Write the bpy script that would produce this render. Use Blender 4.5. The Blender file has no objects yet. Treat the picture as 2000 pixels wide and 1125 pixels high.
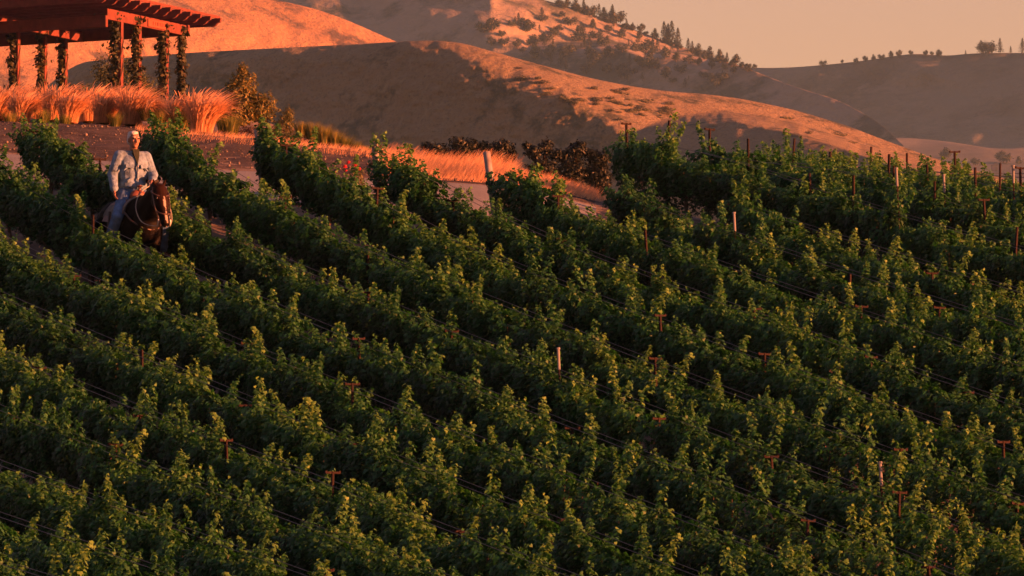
import bpy, bmesh, math, random
import numpy as np
from mathutils import Vector, Matrix, Euler

random.seed(7)
rng = np.random.default_rng(11)
scene = bpy.context.scene
COL = scene.collection
R = math.radians

# ------------------------------------------------------------------ camera, sky, sun, exposure
FPX = 12000.0                      # focal length in pixels of the 2000 px wide photograph
PITCH = R(4.3)
cam_data = bpy.data.cameras.new('camera')
cam = bpy.data.objects.new('camera', cam_data)
COL.objects.link(cam)
cam.location = (0, 0, 0)
cam.rotation_euler = (R(90) + PITCH, 0, 0)
cam_data.sensor_width = 36.0
cam_data.lens = FPX / 2000.0 * 36.0
cam_data.clip_start = 1.0
cam_data.clip_end = 12000.0
scene.camera = cam

SUN_EL = R(5.2)
SUN_DIR = Vector((math.cos(R(-20)) * math.cos(SUN_EL), math.sin(R(-20)) * math.cos(SUN_EL), math.sin(SUN_EL)))  # towards the sun
world = bpy.data.worlds.new('World')
scene.world = world
world.use_nodes = True
wn, wl = world.node_tree.nodes, world.node_tree.links
wn.clear()
sky = wn.new('ShaderNodeTexSky')
sky.sky_type = 'NISHITA'
sky.sun_disc = False
sky.sun_elevation = SUN_EL
sky.sun_rotation = math.atan2(SUN_DIR.x, SUN_DIR.y)
sky.altitude = 100
sky.air_density = 1.5
sky.dust_density = 0.4
sky.ozone_density = 1.0
tint = wn.new('ShaderNodeMix')
tint.data_type = 'RGBA'
tint.blend_type = 'MULTIPLY'
tint.inputs[0].default_value = 1.0
tint.inputs[7].default_value = (0.90, 0.565, 0.82, 1)
bg = wn.new('ShaderNodeBackground')
bg.inputs['Strength'].default_value = 0.05
wo = wn.new('ShaderNodeOutputWorld')
wl.new(sky.outputs[0], tint.inputs[6])
wl.new(tint.outputs[2], bg.inputs['Color'])
wl.new(bg.outputs[0], wo.inputs['Surface'])

sun_data = bpy.data.lights.new('sun', 'SUN')
sun_data.energy = 5.0
sun_data.angle = R(0.6)
sun_data.color = (1.0, 0.245, 0.075)
sun = bpy.data.objects.new('sun', sun_data)
COL.objects.link(sun)
sun.rotation_euler = SUN_DIR.to_track_quat('Z', 'Y').to_euler()

scene.view_settings.view_transform = 'Standard'
scene.view_settings.look = 'None'
scene.view_settings.gamma = 1.0
scene.view_settings.use_curve_mapping = False
scene.view_settings.exposure = 2.5
scene.render.engine = 'CYCLES'
scene.cycles.use_denoising = True
scene.cycles.max_bounces = 5
scene.cycles.diffuse_bounces = 2
scene.cycles.glossy_bounces = 1
scene.cycles.transmission_bounces = 2
scene.cycles.volume_bounces = 0
scene.cycles.transparent_max_bounces = 4

# ------------------------------------------------------------------ helpers
CP, SP = math.cos(PITCH), math.sin(PITCH)

def P(u, v, Y):
    """The point at distance Y seen at photograph pixel (u, v)."""
    t = (u - 1000.0) / FPX
    e = (562.5 - v) / FPX
    Z = Y * (SP + CP * e) / (CP - SP * e)
    dep = Y * CP + Z * SP
    return Vector((t * dep, Y, Z))

def z_of(v, Y):
    e = (562.5 - v) / FPX
    return Y * (SP + CP * e) / (CP - SP * e)

def v_of(Y, Z):
    dep = Y * CP + Z * SP
    return 562.5 - FPX * (Z * CP - Y * SP) / dep

def u_of(X, Y, Z):
    return 1000.0 + FPX * X / (Y * CP + Z * SP)

def tag(o, label=None, cat=None, group=None, kind=None):
    if label: o['label'] = label
    if cat: o['category'] = cat
    if group: o['group'] = group
    if kind or cat: o['kind'] = kind or 'thing'
    return o

def link(name, me, mat=None, parent=None):
    o = bpy.data.objects.new(name, me)
    COL.objects.link(o)
    if mat is not None and me is not None and len(me.materials) == 0:
        for m in (mat if isinstance(mat, (list, tuple)) else [mat]):
            me.materials.append(m)
    if parent is not None:
        o.parent = parent
    return o

def empty(name, loc=(0, 0, 0), rz=0.0):
    o = bpy.data.objects.new(name, None)
    o.empty_display_size = 0.1
    COL.objects.link(o)
    o.location = loc
    o.rotation_euler = (0, 0, rz)
    return o

def mesh_np(name, V, F, smooth=False):
    """V (n,3) array, F (m,k) array with one k for all faces."""
    V = np.asarray(V, np.float32)
    F = np.asarray(F, np.int32)
    me = bpy.data.meshes.new(name)
    me.vertices.add(len(V))
    me.vertices.foreach_set('co', V.ravel())
    k = F.shape[1]
    me.loops.add(F.size)
    me.loops.foreach_set('vertex_index', F.ravel())
    me.polygons.add(len(F))
    me.polygons.foreach_set('loop_start', np.arange(0, F.size, k, dtype=np.int32))
    me.polygons.foreach_set('loop_total', np.full(len(F), k, np.int32))
    if smooth:
        me.polygons.foreach_set('use_smooth', np.ones(len(F), bool))
    me.update(calc_edges=True)
    return me

def point_attr(me, name, vals):
    a = me.attributes.new(name, 'FLOAT', 'POINT')
    a.data.foreach_set('value', np.asarray(vals, np.float32))

def vnoise(x, y, seed=0):
    """Smooth 2-D value noise in -1..1."""
    x = np.asarray(x, float); y = np.asarray(y, float)
    xi = np.floor(x).astype(np.int64); yi = np.floor(y).astype(np.int64)
    fx, fy = x - xi, y - yi
    fx = fx * fx * (3 - 2 * fx); fy = fy * fy * (3 - 2 * fy)
    def h(a, b):
        n = (a * 374761393 + b * 668265263 + seed * 1442695041) & 0x7fffffff
        n = ((n ^ (n >> 13)) * 1274126177) & 0x7fffffff
        n = n ^ (n >> 16)
        return (n & 0xffff) / 32767.5 - 1.0
    a = h(xi, yi) * (1 - fx) + h(xi + 1, yi) * fx
    b = h(xi, yi + 1) * (1 - fx) + h(xi + 1, yi + 1) * fx
    return a * (1 - fy) + b * fy

def fbm(x, y, seed=0, octv=4):
    s, a, t = 0.0, 1.0, 0.0
    for i in range(octv):
        s = s + a * vnoise(x * 2 ** i, y * 2 ** i, seed + i * 7)
        t += a
        a *= 0.5
    return s / t

class MB:
    """Collects simple solids into one mesh."""
    def __init__(self): self.v, self.f = [], []
    def box(self, c, h, rot=None, taper=1.0):
        b = len(self.v); c = Vector(c)
        for sx in (-1, 1):
            for sy in (-1, 1):
                for sz in (-1, 1):
                    k = taper if sz > 0 else 1.0
                    p = Vector((sx * h[0] * k, sy * h[1] * k, sz * h[2]))
                    if rot is not None: p = rot @ p
                    self.v.append(tuple(c + p))
        for q in ((0, 1, 3, 2), (4, 6, 7, 5), (0, 4, 5, 1), (2, 3, 7, 6), (0, 2, 6, 4), (1, 5, 7, 3)):
            self.f.append(tuple(b + i for i in q))
        return self
    def tube(self, pts, rad, n=6, cap=True):
        pts = [Vector(p) for p in pts]
        if not isinstance(rad, (list, tuple)): rad = [rad] * len(pts)
        b = len(self.v); ref = Vector((0.31, 0.17, 0.93))
        for i, p in enumerate(pts):
            d = (pts[min(i + 1, len(pts) - 1)] - pts[max(i - 1, 0)])
            d = d.normalized() if d.length > 1e-9 else Vector((0, 0, 1))
            a = d.cross(ref)
            if a.length < 1e-3: a = d.cross(Vector((1, 0, 0)))
            a.normalize(); c = d.cross(a)
            for k in range(n):
                t = 2 * math.pi * k / n
                self.v.append(tuple(p + (a * math.cos(t) + c * math.sin(t)) * rad[i]))
        for i in range(len(pts) - 1):
            for k in range(n):
                k2 = (k + 1) % n
                self.f.append((b + i * n + k, b + i * n + k2, b + (i + 1) * n + k2, b + (i + 1) * n + k))
        if cap:
            self.f.append(tuple(b + k for k in reversed(range(n))))
            e = b + (len(pts) - 1) * n
            self.f.append(tuple(e + k for k in range(n)))
        return self
    def ell(self, c, r, rot=None, seg=14, ring=9):
        b = len(self.v); c = Vector(c)
        self.v.append(tuple(c + (rot @ Vector((0, 0, r[2])) if rot else Vector((0, 0, r[2])))))
        for i in range(1, ring):
            t = math.pi * i / ring
            for k in range(seg):
                p = 2 * math.pi * k / seg
                q = Vector((r[0] * math.sin(t) * math.cos(p), r[1] * math.sin(t) * math.sin(p), r[2] * math.cos(t)))
                if rot: q = rot @ q
                self.v.append(tuple(c + q))
        q = Vector((0, 0, -r[2]))
        self.v.append(tuple(c + (rot @ q if rot else q)))
        last = len(self.v) - 1
        for k in range(seg):
            self.f.append((b, b + 1 + k, b + 1 + (k + 1) % seg))
            self.f.append((last, b + 1 + (ring - 2) * seg + (k + 1) % seg, b + 1 + (ring - 2) * seg + k))
        for i in range(ring - 2):
            for k in range(seg):
                a0 = b + 1 + i * seg; a1 = a0 + seg; k2 = (k + 1) % seg
                self.f.append((a0 + k, a1 + k, a1 + k2, a0 + k2))
        return self
    def cap(self, p0, p1, r0, r1):
        """A tapered limb with round ends."""
        p0, p1 = Vector(p0), Vector(p1)
        self.ell(p0, (r0,) * 3, seg=12, ring=8); self.ell(p1, (r1,) * 3, seg=12, ring=8)
        self.tube([p0, p1], [r0, r1], n=12)
        return self
    def prism(self, outline, axis_pt, ux, uy, uz, depth):
        """Outline (list of 2-D points) swept by depth along uz, centred."""
        b = len(self.v); n = len(outline); o = Vector(axis_pt)
        for s in (-0.5, 0.5):
            for (x, y) in outline:
                self.v.append(tuple(o + Vector(ux) * x + Vector(uy) * y + Vector(uz) * (s * depth)))
        self.f.append(tuple(b + i for i in reversed(range(n))))
        self.f.append(tuple(b + n + i for i in range(n)))
        for i in range(n):
            j = (i + 1) % n
            self.f.append((b + i, b + j, b + n + j, b + n + i))
        return self
    def mesh(self, name, smooth=False):
        me = bpy.data.meshes.new(name)
        me.from_pydata(self.v, [], self.f)
        if smooth: me.polygons.foreach_set('use_smooth', np.ones(len(me.polygons), bool))
        me.update()
        return me
    def build(self, name, mat, parent=None, smooth=False):
        return link(name, self.mesh(name, smooth), mat, parent)
    def fuse(self, name, mat, parent=None, voxel=0.012, smooth_it=4):
        """One continuous skin over all the solids."""
        me0 = self.mesh(name)
        tmp = bpy.data.objects.new('tmp', me0)
        COL.objects.link(tmp)
        m = tmp.modifiers.new('r', 'REMESH'); m.mode = 'VOXEL'; m.voxel_size = voxel; m.use_smooth_shade = True
        s = tmp.modifiers.new('s', 'SMOOTH'); s.factor = 0.5; s.iterations = smooth_it
        dg = bpy.context.evaluated_depsgraph_get()
        me = bpy.data.meshes.new_from_object(tmp.evaluated_get(dg))
        me.name = name
        bpy.data.objects.remove(tmp)
        bpy.data.meshes.remove(me0)
        me.polygons.foreach_set('use_smooth', np.ones(len(me.polygons), bool))
        return link(name, me, mat, parent)

# ------------------------------------------------------------------ materials
def nodes_of(name):
    m = bpy.data.materials.new(name)
    m.use_nodes = True
    return m, m.node_tree.nodes, m.node_tree.links, m.node_tree.nodes['Principled BSDF']

def plain(name, col, rough=0.7, var=0.25, scale=8.0, bump=0.0, bscale=40.0, spec=0.3):
    """Base colour broken up by noise, with fine relief."""
    m, n, l, b = nodes_of(name)
    tc = n.new('ShaderNodeTexCoord')
    nz = n.new('ShaderNodeTexNoise'); nz.inputs['Scale'].default_value = scale; nz.inputs['Detail'].default_value = 6
    l.new(tc.outputs['Object'], nz.inputs['Vector'])
    cr = n.new('ShaderNodeValToRGB')
    cr.color_ramp.elements[0].position = 0.3; cr.color_ramp.elements[1].position = 0.7
    cr.color_ramp.elements[0].color = tuple(c * (1 - var) for c in col) + (1,)
    cr.color_ramp.elements[1].color = tuple(min(1, c * (1 + var)) for c in col) + (1,)
    l.new(nz.outputs['Fac'], cr.inputs['Fac']); l.new(cr.outputs[0], b.inputs['Base Color'])
    b.inputs['Roughness'].default_value = rough
    b.inputs['Specular IOR Level'].default_value = spec
    if bump:
        n2 = n.new('ShaderNodeTexNoise'); n2.inputs['Scale'].default_value = bscale; n2.inputs['Detail'].default_value = 5
        l.new(tc.outputs['Object'], n2.inputs['Vector'])
        bp = n.new('ShaderNodeBump'); bp.inputs['Strength'].default_value = 0.8; bp.inputs['Distance'].default_value = bump
        l.new(n2.outputs['Fac'], bp.inputs['Height']); l.new(bp.outputs[0], b.inputs['Normal'])
    return m

def leafy(name, dark, mid, light, trans=0.3, tcol=None, rough=0.55, attr='tone', objvar=0.25):
    """Leaves: each leaf's own tone (attribute) between three colours, light coming through."""
    m, n, l, b = nodes_of(name)
    at = n.new('ShaderNodeAttribute'); at.attribute_name = attr
    oi = n.new('ShaderNodeObjectInfo')
    ma = n.new('ShaderNodeMath'); ma.operation = 'MULTIPLY_ADD'
    ma.inputs[1].default_value = objvar; ma.inputs[2].default_value = -objvar / 2
    l.new(oi.outputs['Random'], ma.inputs[0])
    ad = n.new('ShaderNodeMath'); ad.operation = 'ADD'
    l.new(at.outputs['Fac'], ad.inputs[0]); l.new(ma.outputs[0], ad.inputs[1])
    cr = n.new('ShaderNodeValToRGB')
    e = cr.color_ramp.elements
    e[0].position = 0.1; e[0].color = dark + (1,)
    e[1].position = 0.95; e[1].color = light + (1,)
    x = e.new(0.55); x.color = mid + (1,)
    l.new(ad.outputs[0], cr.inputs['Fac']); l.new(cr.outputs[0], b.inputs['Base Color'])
    b.inputs['Roughness'].default_value = rough
    b.inputs['Specular IOR Level'].default_value = 0.25
    if trans > 0:
        tr = n.new('ShaderNodeBsdfTranslucent')
        mx = n.new('ShaderNodeMixShader'); mx.inputs[0].default_value = trans
        g = n.new('ShaderNodeMix'); g.data_type = 'RGBA'; g.blend_type = 'MULTIPLY'; g.inputs[0].default_value = 1
        g.inputs[7].default_value = (tcol or (1.9, 1.7, 0.8)) + (1,)
        l.new(cr.outputs[0], g.inputs[6]); l.new(g.outputs[2], tr.inputs['Color'])
        l.new(b.outputs[0], mx.inputs[1]); l.new(tr.outputs[0], mx.inputs[2])
        out = [q for q in n if q.type == 'OUTPUT_MATERIAL'][0]
        l.new(mx.outputs[0], out.inputs['Surface'])
    return m

def earth(name, cols, scales, bump=0.05, bscale=6.0, rough=0.95):
    """Soil and dry grass: several noises stacked; cols = [(r,g,b), ...] mixed in turn by noise of scales[i]."""
    m, n, l, b = nodes_of(name)
    tc = n.new('ShaderNodeTexCoord')
    cur = None
    for i, c in enumerate(cols):
        if i == 0:
            rgb = n.new('ShaderNodeRGB'); rgb.outputs[0].default_value = c + (1,); cur = rgb.outputs[0]
            continue
        sc, lo, hi = scales[i - 1]
        nz = n.new('ShaderNodeTexNoise'); nz.inputs['Scale'].default_value = sc; nz.inputs['Detail'].default_value = 8
        nz.inputs['Roughness'].default_value = 0.65
        l.new(tc.outputs['Object'], nz.inputs['Vector'])
        mr = n.new('ShaderNodeMapRange'); mr.inputs[1].default_value = lo; mr.inputs[2].default_value = hi
        l.new(nz.outputs['Fac'], mr.inputs[0])
        mx = n.new('ShaderNodeMix'); mx.data_type = 'RGBA'; mx.inputs[7].default_value = c + (1,)
        l.new(mr.outputs[0], mx.inputs[0]); l.new(cur, mx.inputs[6])
        cur = mx.outputs[2]
    l.new(cur, b.inputs['Base Color'])
    b.inputs['Roughness'].default_value = rough
    b.inputs['Specular IOR Level'].default_value = 0.1
    if bump:
        nb = n.new('ShaderNodeTexNoise'); nb.inputs['Scale'].default_value = bscale; nb.inputs['Detail'].default_value = 10
        nb.inputs['Roughness'].default_value = 0.7
        l.new(tc.outputs['Object'], nb.inputs['Vector'])
        bp = n.new('ShaderNodeBump'); bp.inputs['Strength'].default_value = 1.0; bp.inputs['Distance'].default_value = bump
        l.new(nb.outputs['Fac'], bp.inputs['Height']); l.new(bp.outputs[0], b.inputs['Normal'])
    return m

M = {}
M['soil'] = earth('soil', [(0.10, 0.082, 0.068), (0.19, 0.16, 0.13), (0.055, 0.045, 0.037)], [(1.1, 0.45, 0.62), (9.0, 0.5, 0.75)], 0.03, 14)
M['gravel'] = earth('gravel_bank', [(0.055, 0.048, 0.046), (0.10, 0.085, 0.078), (0.032, 0.028, 0.027)], [(1.6, 0.45, 0.65), (22.0, 0.5, 0.7)], 0.05, 30)
M['road'] = earth('road_surface', [(0.165, 0.185, 0.20), (0.125, 0.14, 0.15), (0.21, 0.225, 0.235)], [(0.8, 0.4, 0.7), (12.0, 0.55, 0.8)], 0.008, 40)
M['drygrass_hill'] = earth('dry_grass_hill', [(0.225, 0.182, 0.12), (0.178, 0.146, 0.098), (0.064, 0.068, 0.05), (0.22, 0.195, 0.14), (0.09, 0.09, 0.064)], [(0.03, 0.42, 0.62), (0.09, 0.53, 0.62), (0.45, 0.5, 0.66), (1.6, 0.52, 0.72)], 1.5, 0.8)
M['drygrass_left'] = earth('dry_grass_left_hill', [(0.30, 0.19, 0.11), (0.24, 0.15, 0.09), (0.085, 0.068, 0.06), (0.13, 0.10, 0.08)], [(0.03, 0.42, 0.62), (0.04, 0.53, 0.61), (0.6, 0.54, 0.72)], 1.4, 0.6)
M['tree_hill'] = earth('wooded_hill', [(0.21, 0.185, 0.15), (0.055, 0.066, 0.055), (0.16, 0.15, 0.12)], [(0.016, 0.47, 0.56), (0.06, 0.55, 0.7)], 2.5, 0.12)
M['far_hill'] = earth('far_hill', [(0.11, 0.118, 0.10), (0.048, 0.056, 0.05), (0.125, 0.128, 0.108)], [(0.009, 0.44, 0.58), (0.05, 0.56, 0.7)], 3.0, 0.1)
M['valley'] = earth('valley_floor', [(0.13, 0.135, 0.125), (0.09, 0.095, 0.085)], [(0.01, 0.4, 0.6)], 0.5, 0.2)
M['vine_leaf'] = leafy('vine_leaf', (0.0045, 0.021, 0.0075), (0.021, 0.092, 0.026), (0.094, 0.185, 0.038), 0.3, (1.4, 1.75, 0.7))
M['bark'] = plain('vine_bark', (0.055, 0.04, 0.03), 0.9, 0.4, 30, 0.006, 60)
M['rust'] = plain('rusty_steel', (0.010, 0.004, 0.0037), 0.9, 0.35, 25, 0.001, 120)
M['wire'] = plain('weathered_wire', (0.09, 0.085, 0.085), 0.5, 0.2, 10, spec=0.5)
M['grey_wood'] = plain('grey_weathered_wood', (0.2, 0.185, 0.18), 0.85, 0.3, 12, 0.004, 60)
M['white_tube'] = plain('pale_plastic', (0.11, 0.13, 0.15), 0.6, 0.1, 10)
M['pergola'] = plain('red_stained_timber', (0.10, 0.026, 0.02), 0.85, 0.25, 5, 0.003, 50)
M['sign'] = plain('sign_board', (0.15, 0.04, 0.02), 0.7, 0.12, 8)

# ------------------------------------------------------------------ terrain of the vineyard, road and terrace
CO = [5.57023889, 2.71755432, -0.05368952, -0.08140829, -0.66740611, -0.47692096, -0.27679087, -0.05594584, 0.05631673, 0.28203525]
EX = [(i, j) for i in range(4) for j in range(4 - i)]

def poly(X, Y):
    x0, y0 = np.clip(X, -7.5, 6.5) / 10, (np.clip(Y, 57.5, 84.5) - 80) / 10
    h = 0.0; hx = 0.0; hy = 0.0
    for c, (i, j) in zip(CO, EX):
        h = h + c * x0 ** i * y0 ** j
        if i: hx = hx + c * i * x0 ** (i - 1) * y0 ** j
        if j: hy = hy + c * j * x0 ** i * y0 ** (j - 1)
    lift = np.clip((np.minimum(Y, 84.5) - 78.5) / 5.5, 0, 1); h = h + 0.30 * lift * lift * (3 - 2 * lift) * np.clip((0.9 - X) / 3.2, 0, 1)
    dx = X / 10 - x0; dy = (Y - 80) / 10 - y0
    dx = np.sign(dx) * 2.0 * (1 - np.exp(-np.abs(dx) / 2.0))
    dyd = np.minimum(dy, 0); dyd = -0.8 * (1 - np.exp(dyd / 0.8))
    return h + hx * np.clip(dx, -3, 3) + hy * (dyd + np.maximum(dy, 0))

TU = np.array([-500, 0, 200, 450, 700, 900, 1050, 1200, 1350, 1500, 1700, 1900, 2400], float)
TY = np.array([84, 88, 92, 96, 110, 190, 320, 900], float)
TV = np.array([
    [0] * 13,
    [270, 302, 318, 336, 350, 360, 374, 404, 440, 468, 482, 492, 505],
    [246, 272, 286, 306, 328, 345, 366, 398, 428, 452, 466, 474, 482],
    [228, 246, 254, 273, 300, 325, 352, 396, 425, 450, 465, 472, 480],
    [208, 226, 236, 258, 300, 330, 356, 400, 432, 458, 475, 482, 490],
    [180, 190, 192, 215, 310, 350, 370, 420, 455, 480, 495, 505, 510],
    [240, 240, 250, 290, 350, 380, 400, 450, 480, 500, 515, 525, 530],
    [700] * 13], float)

def terrain(X, Y):
    X = np.asarray(X, float); Y = np.asarray(Y, float)
    near = poly(X, np.minimum(Y, 84.0))
    Yc = np.maximum(Y, 84.0)
    u = np.clip(1000 + FPX * X / (Yc * 1.0035), TU[0], TU[-1])
    iu = np.clip(np.searchsorted(TU, u, side='right') - 1, 0, len(TU) - 2)
    fu = (u - TU[iu]) / (TU[iu + 1] - TU[iu])
    fu = fu * fu * (3 - 2 * fu) * 0.4 + fu * 0.6
    z84 = poly(X * 84.0 / Yc, np.full_like(Yc, 84.0))
    ZN = [z84]
    for r in range(1, len(TY)):
        vv = TV[r][iu] * (1 - fu) + TV[r][iu + 1] * fu
        ZN.append(z_of(vv, TY[r]))
    out = near.copy()
    for r in range(len(TY) - 1):
        m = (Y > TY[r]) & (Y <= TY[r + 1])
        t = np.clip((Yc - TY[r]) / (TY[r + 1] - TY[r]), 0, 1)
        seg = ZN[r] * (1 - t) + ZN[r + 1] * t
        out = np.where(m, seg, out)
    out = np.where(Y > TY[-1], ZN[-1], out)
    return out

def gz(x, y):
    return float(terrain(np.array([x]), np.array([y]))[0])

def G(u, Y):
    """Ground point seen in column u at distance Y."""
    x = (u - 1000) / FPX * Y * 1.003
    z = gz(x, Y)
    x = (u - 1000) / FPX * (Y * CP + z * SP)
    return Vector((x, Y, gz(x, Y)))

ROW_A = R(60)
ROW_S = 1.4
ROW_D = Vector((-math.cos(ROW_A), math.sin(ROW_A), 0))          # along a row, away from the viewer
ROW_N = Vector((math.sin(ROW_A), math.cos(ROW_A), 0))
ROW_C0 = ROW_N.x * (265 - 1000) / FPX * 80 + ROW_N.y * 80 + 0.5 * ROW_S
ROAD_Y0, ROAD_Y1 = 84.9, 88.1

def grid(xs, ys, hfun, name, smooth=True):
    XX, YY = np.meshgrid(xs, ys)
    ZZ = hfun(XX, YY)
    V = np.stack([XX.ravel(), YY.ravel(), ZZ.ravel()], 1)
    nx, ny = len(xs), len(ys)
    i = np.arange(ny - 1)[:, None] * nx + np.arange(nx - 1)[None, :]
    i = i.ravel()
    F = np.stack([i, i + 1, i + nx + 1, i + nx], 1)
    return mesh_np(name, V, F, smooth)

def ground_h(X, Y):
    h = terrain(X, Y)
    rough = 0.035 * fbm(X * 1.3, Y * 1.3, 3) + 0.012 * vnoise(X * 6, Y * 6, 9)
    # a low ridge of soil under each row, a worn lane between
    ph = ((X * ROW_N.x + Y * ROW_N.y - ROW_C0) / ROW_S)
    inrow = (np.cos(2 * math.pi * ph) * 0.5 - 0.5) * 0.12
    inrow = np.where(Y < 84.3, inrow, 0)
    rough = np.where((Y > ROAD_Y0) & (Y < ROAD_Y1) & (X < 3), rough * 0.12 - 0.02, rough)
    return h + rough + inrow

xs = np.concatenate([np.linspace(-420, -14, 22), np.linspace(-13.8, 13.8, 185), np.linspace(14, 420, 22)])
ys = np.concatenate([np.linspace(-60, 54, 20), np.linspace(55, 98, 260), np.linspace(98.5, 190, 70), np.linspace(195, 900, 24)])
ground = tag(link('ground', grid(xs, ys, ground_h, 'ground'), M['soil']), 'brown bare vineyard soil under and between the vine rows', 'ground', kind='structure')

# the paler road that passes the top ends of the rows and bends down beside the seventh row
def road_mesh():
    pts = []
    for x in np.linspace(-16, 1.2, 70): pts.append((x, 86.75 - 0.10 * max(0, x + 1), 1.2))
    V, F = [], []
    for i, (x, y, w) in enumerate(pts):
        for j in range(9):
            t = j / 8 * 2 - 1
            yy = y + t * w + 0.05 * math.sin(x * 2.1 + j)
            V.append((x, yy, gz(x, yy) + 0.03 + 0.012 * (1 - t * t)))
    for i in range(len(pts) - 1):
        for j in range(8):
            a = i * 9 + j
            F.append((a, a + 9, a + 10, a + 1))
    return mesh_np('road', V, F, True)
tag(link('road', road_mesh(), M['road']), 'pale grey road passing the top ends of the vine rows', 'road', kind='structure')

def bank_h(X, Y):
    return terrain(X, Y) + 0.03 + 0.07 * fbm(X * 0.9, Y * 0.9, 5) + 0.02 * vnoise(X * 5, Y * 5, 8)
def bank_mesh():
    V, F = [], []
    nx, ny = 190, 44
    for i in range(nx):
        x = -17 + 18.2 * i / (nx - 1)
        y1 = 88.25 + 16.0 * min(1, max(0, (1.6 - x) / 3.0)) ** 0.7
        for j in range(ny):
            y = 88.22 + (y1 - 88.22) * j / (ny - 1) if j else 88.22 + 0.06 * math.sin(x * 3)
            V.append((x, y, 0))
    V = np.array(V); V[:, 2] = bank_h(V[:, 0], V[:, 1]); V[::ny, 2] -= 0.16; V[1::ny, 2] -= 0.06
    for i in range(nx - 1):
        for j in range(ny - 1):
            a = i * ny + j
            F.append((a, a + ny, a + ny + 1, a + 1))
    return mesh_np('bank', V, F, True)
tag(link('bank', bank_mesh(), M['gravel']), 'dark gravelly earth bank below the ornamental grasses', 'bank', kind='structure')

# ------------------------------------------------------------------ hills
def interp(pts):
    xs_ = np.array([p[0] for p in pts], float); ys_ = np.array([p[1] for p in pts], float)
    def f(u):
        u = np.asarray(u, float)
        # average of a few shifted linear interpolations: rounded joints
        return sum(np.interp(u + d, xs_, ys_) for d in (-24, -12, 0, 12, 24)) / 5
    return f

def hill(name, crest, vbase, Yf, u0, u1, du, nv, mat, label, back=0.45, rough=(0, 1)):
    """A hill whose skyline follows `crest`; Yf(u, v, w) is the distance of its near face, w the height below the crest."""
    us = np.arange(u0, u1 + du, du)
    cv = crest(us)
    tt = np.linspace(0, 1, nv) ** 0.9
    U, T = np.meshgrid(us, tt)
    CV = np.broadcast_to(cv, U.shape)
    V_ = vbase + (CV - vbase) * T
    Yd = Yf(U, V_, V_ - CV)
    t = (U - 1000) / FPX; e = (562.5 - V_) / FPX
    Z = Yd * (SP + CP * e) / (CP - SP * e)
    X = t * (Yd * CP + Z * SP)
    # the far side falls away behind the crest
    nb = 12
    Xb = [X]; Yb = [Yd]; Zb = [Z]
    span = (Z[-1].max() - Z[0].min())
    for k in range(1, nb + 1):
        s = (k / nb) ** 1.5
        Xb.append(X[-1:] * (1 + 0.02 * s)); Yb.append(Yd[-1:] + span * 2.6 * s + 2 * s); Zb.append(Z[-1:] - span * 1.0 * s * s - 0.2 * s)
    X = np.concatenate(Xb); Yd = np.concatenate(Yb); Z = np.concatenate(Zb)
    Vv = np.stack([X.ravel(), Yd.ravel(), Z.ravel()], 1)
    nx = len(us)
    i = (np.arange(X.shape[0] - 1)[:, None] * nx + np.arange(nx - 1)[None, :]).ravel()
    F = np.stack([i, i + 1, i + nx + 1, i + nx], 1)
    o = link(name, mesh_np(name, Vv, F, True), mat)
    tag(o, label, 'hill', kind='structure')
    return o

def soft(d, r): return np.sqrt(d * d + r * r) - r

mid_crest = interp([(-200, 330), (0, 240), (90, 170), (150, 122), (230, 114), (370, 103), (480, 97), (600, 91), (720, 85), (800, 80), (860, 79), (905, 84), (960, 100), (1050, 125), (1150, 152), (1230, 168), (1300, 178), (1380, 184), (1450, 193), (1550, 214), (1650, 244), (1750, 282), (1850, 318), (1950, 345), (2200, 400)])
mid_fold = interp([(1200, 262), (1240, 250), (1320, 222), (1420, 212), (1520, 228), (1620, 256), (1720, 288), (1850, 332), (2100, 400)])
def mid_Y(u, v, w):
    us = 915 + (v - 85) * 1.75
    d = (u - us) * 0.1
    lat = np.where(d < 0, 0.72 * soft(d, 4), 1.35 * soft(d, 4))
    n = 1.5 * fbm(u / 90, v / 45, 21) + 0.75 * fbm(u / 20, v / 11, 25, 3) + 0.16 * fbm(u / 6, v / 4, 29, 2)
    gul = 1.6 * vnoise((u - v * 1.2) / 65, v / 160, 31)
    q = np.clip((v - mid_fold(u) + 5 * fbm(u / 40, v / 30, 27, 3)) / 26, 0, 1); q = q * q * (3 - 2 * q)
    fold = -2.25 * np.maximum(0, u - 1230) * 0.1 * q
    return 1180 + (420 - v) * 0.1 * 1.9 + lat + n + gul + fold + 5.6 * np.exp(-w / 14.0)
mid = hill('hill', mid_crest, 430, mid_Y, -120, 2160, 3.5, 130, M['drygrass_hill'], 'dry grass hill with a sunlit ridge and a wide shaded flank')

left_crest = interp([(-300, -160), (0, -120), (300, -60), (420, -30), (500, -8), (560, 4), (620, 18), (680, 40), (730, 62), (780, 84), (860, 120), (1000, 180)])
def left_Y(u, v, w):
    d = u * 0.145
    return 1750 + (300 - v) * 0.145 * 2.4 + 1.05 * (u - 400) * 0.145 + 6.0 * fbm(u / 120, v / 60, 41) + 1.5 * fbm(u / 28, v / 16, 45, 3) + 10 * np.exp(-w / 16.0) * 0.4
hill('hill', left_crest, 330, left_Y, -200, 980, 6, 70, M['drygrass_left'], 'sunlit orange hillside rising behind the pergola')

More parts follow.
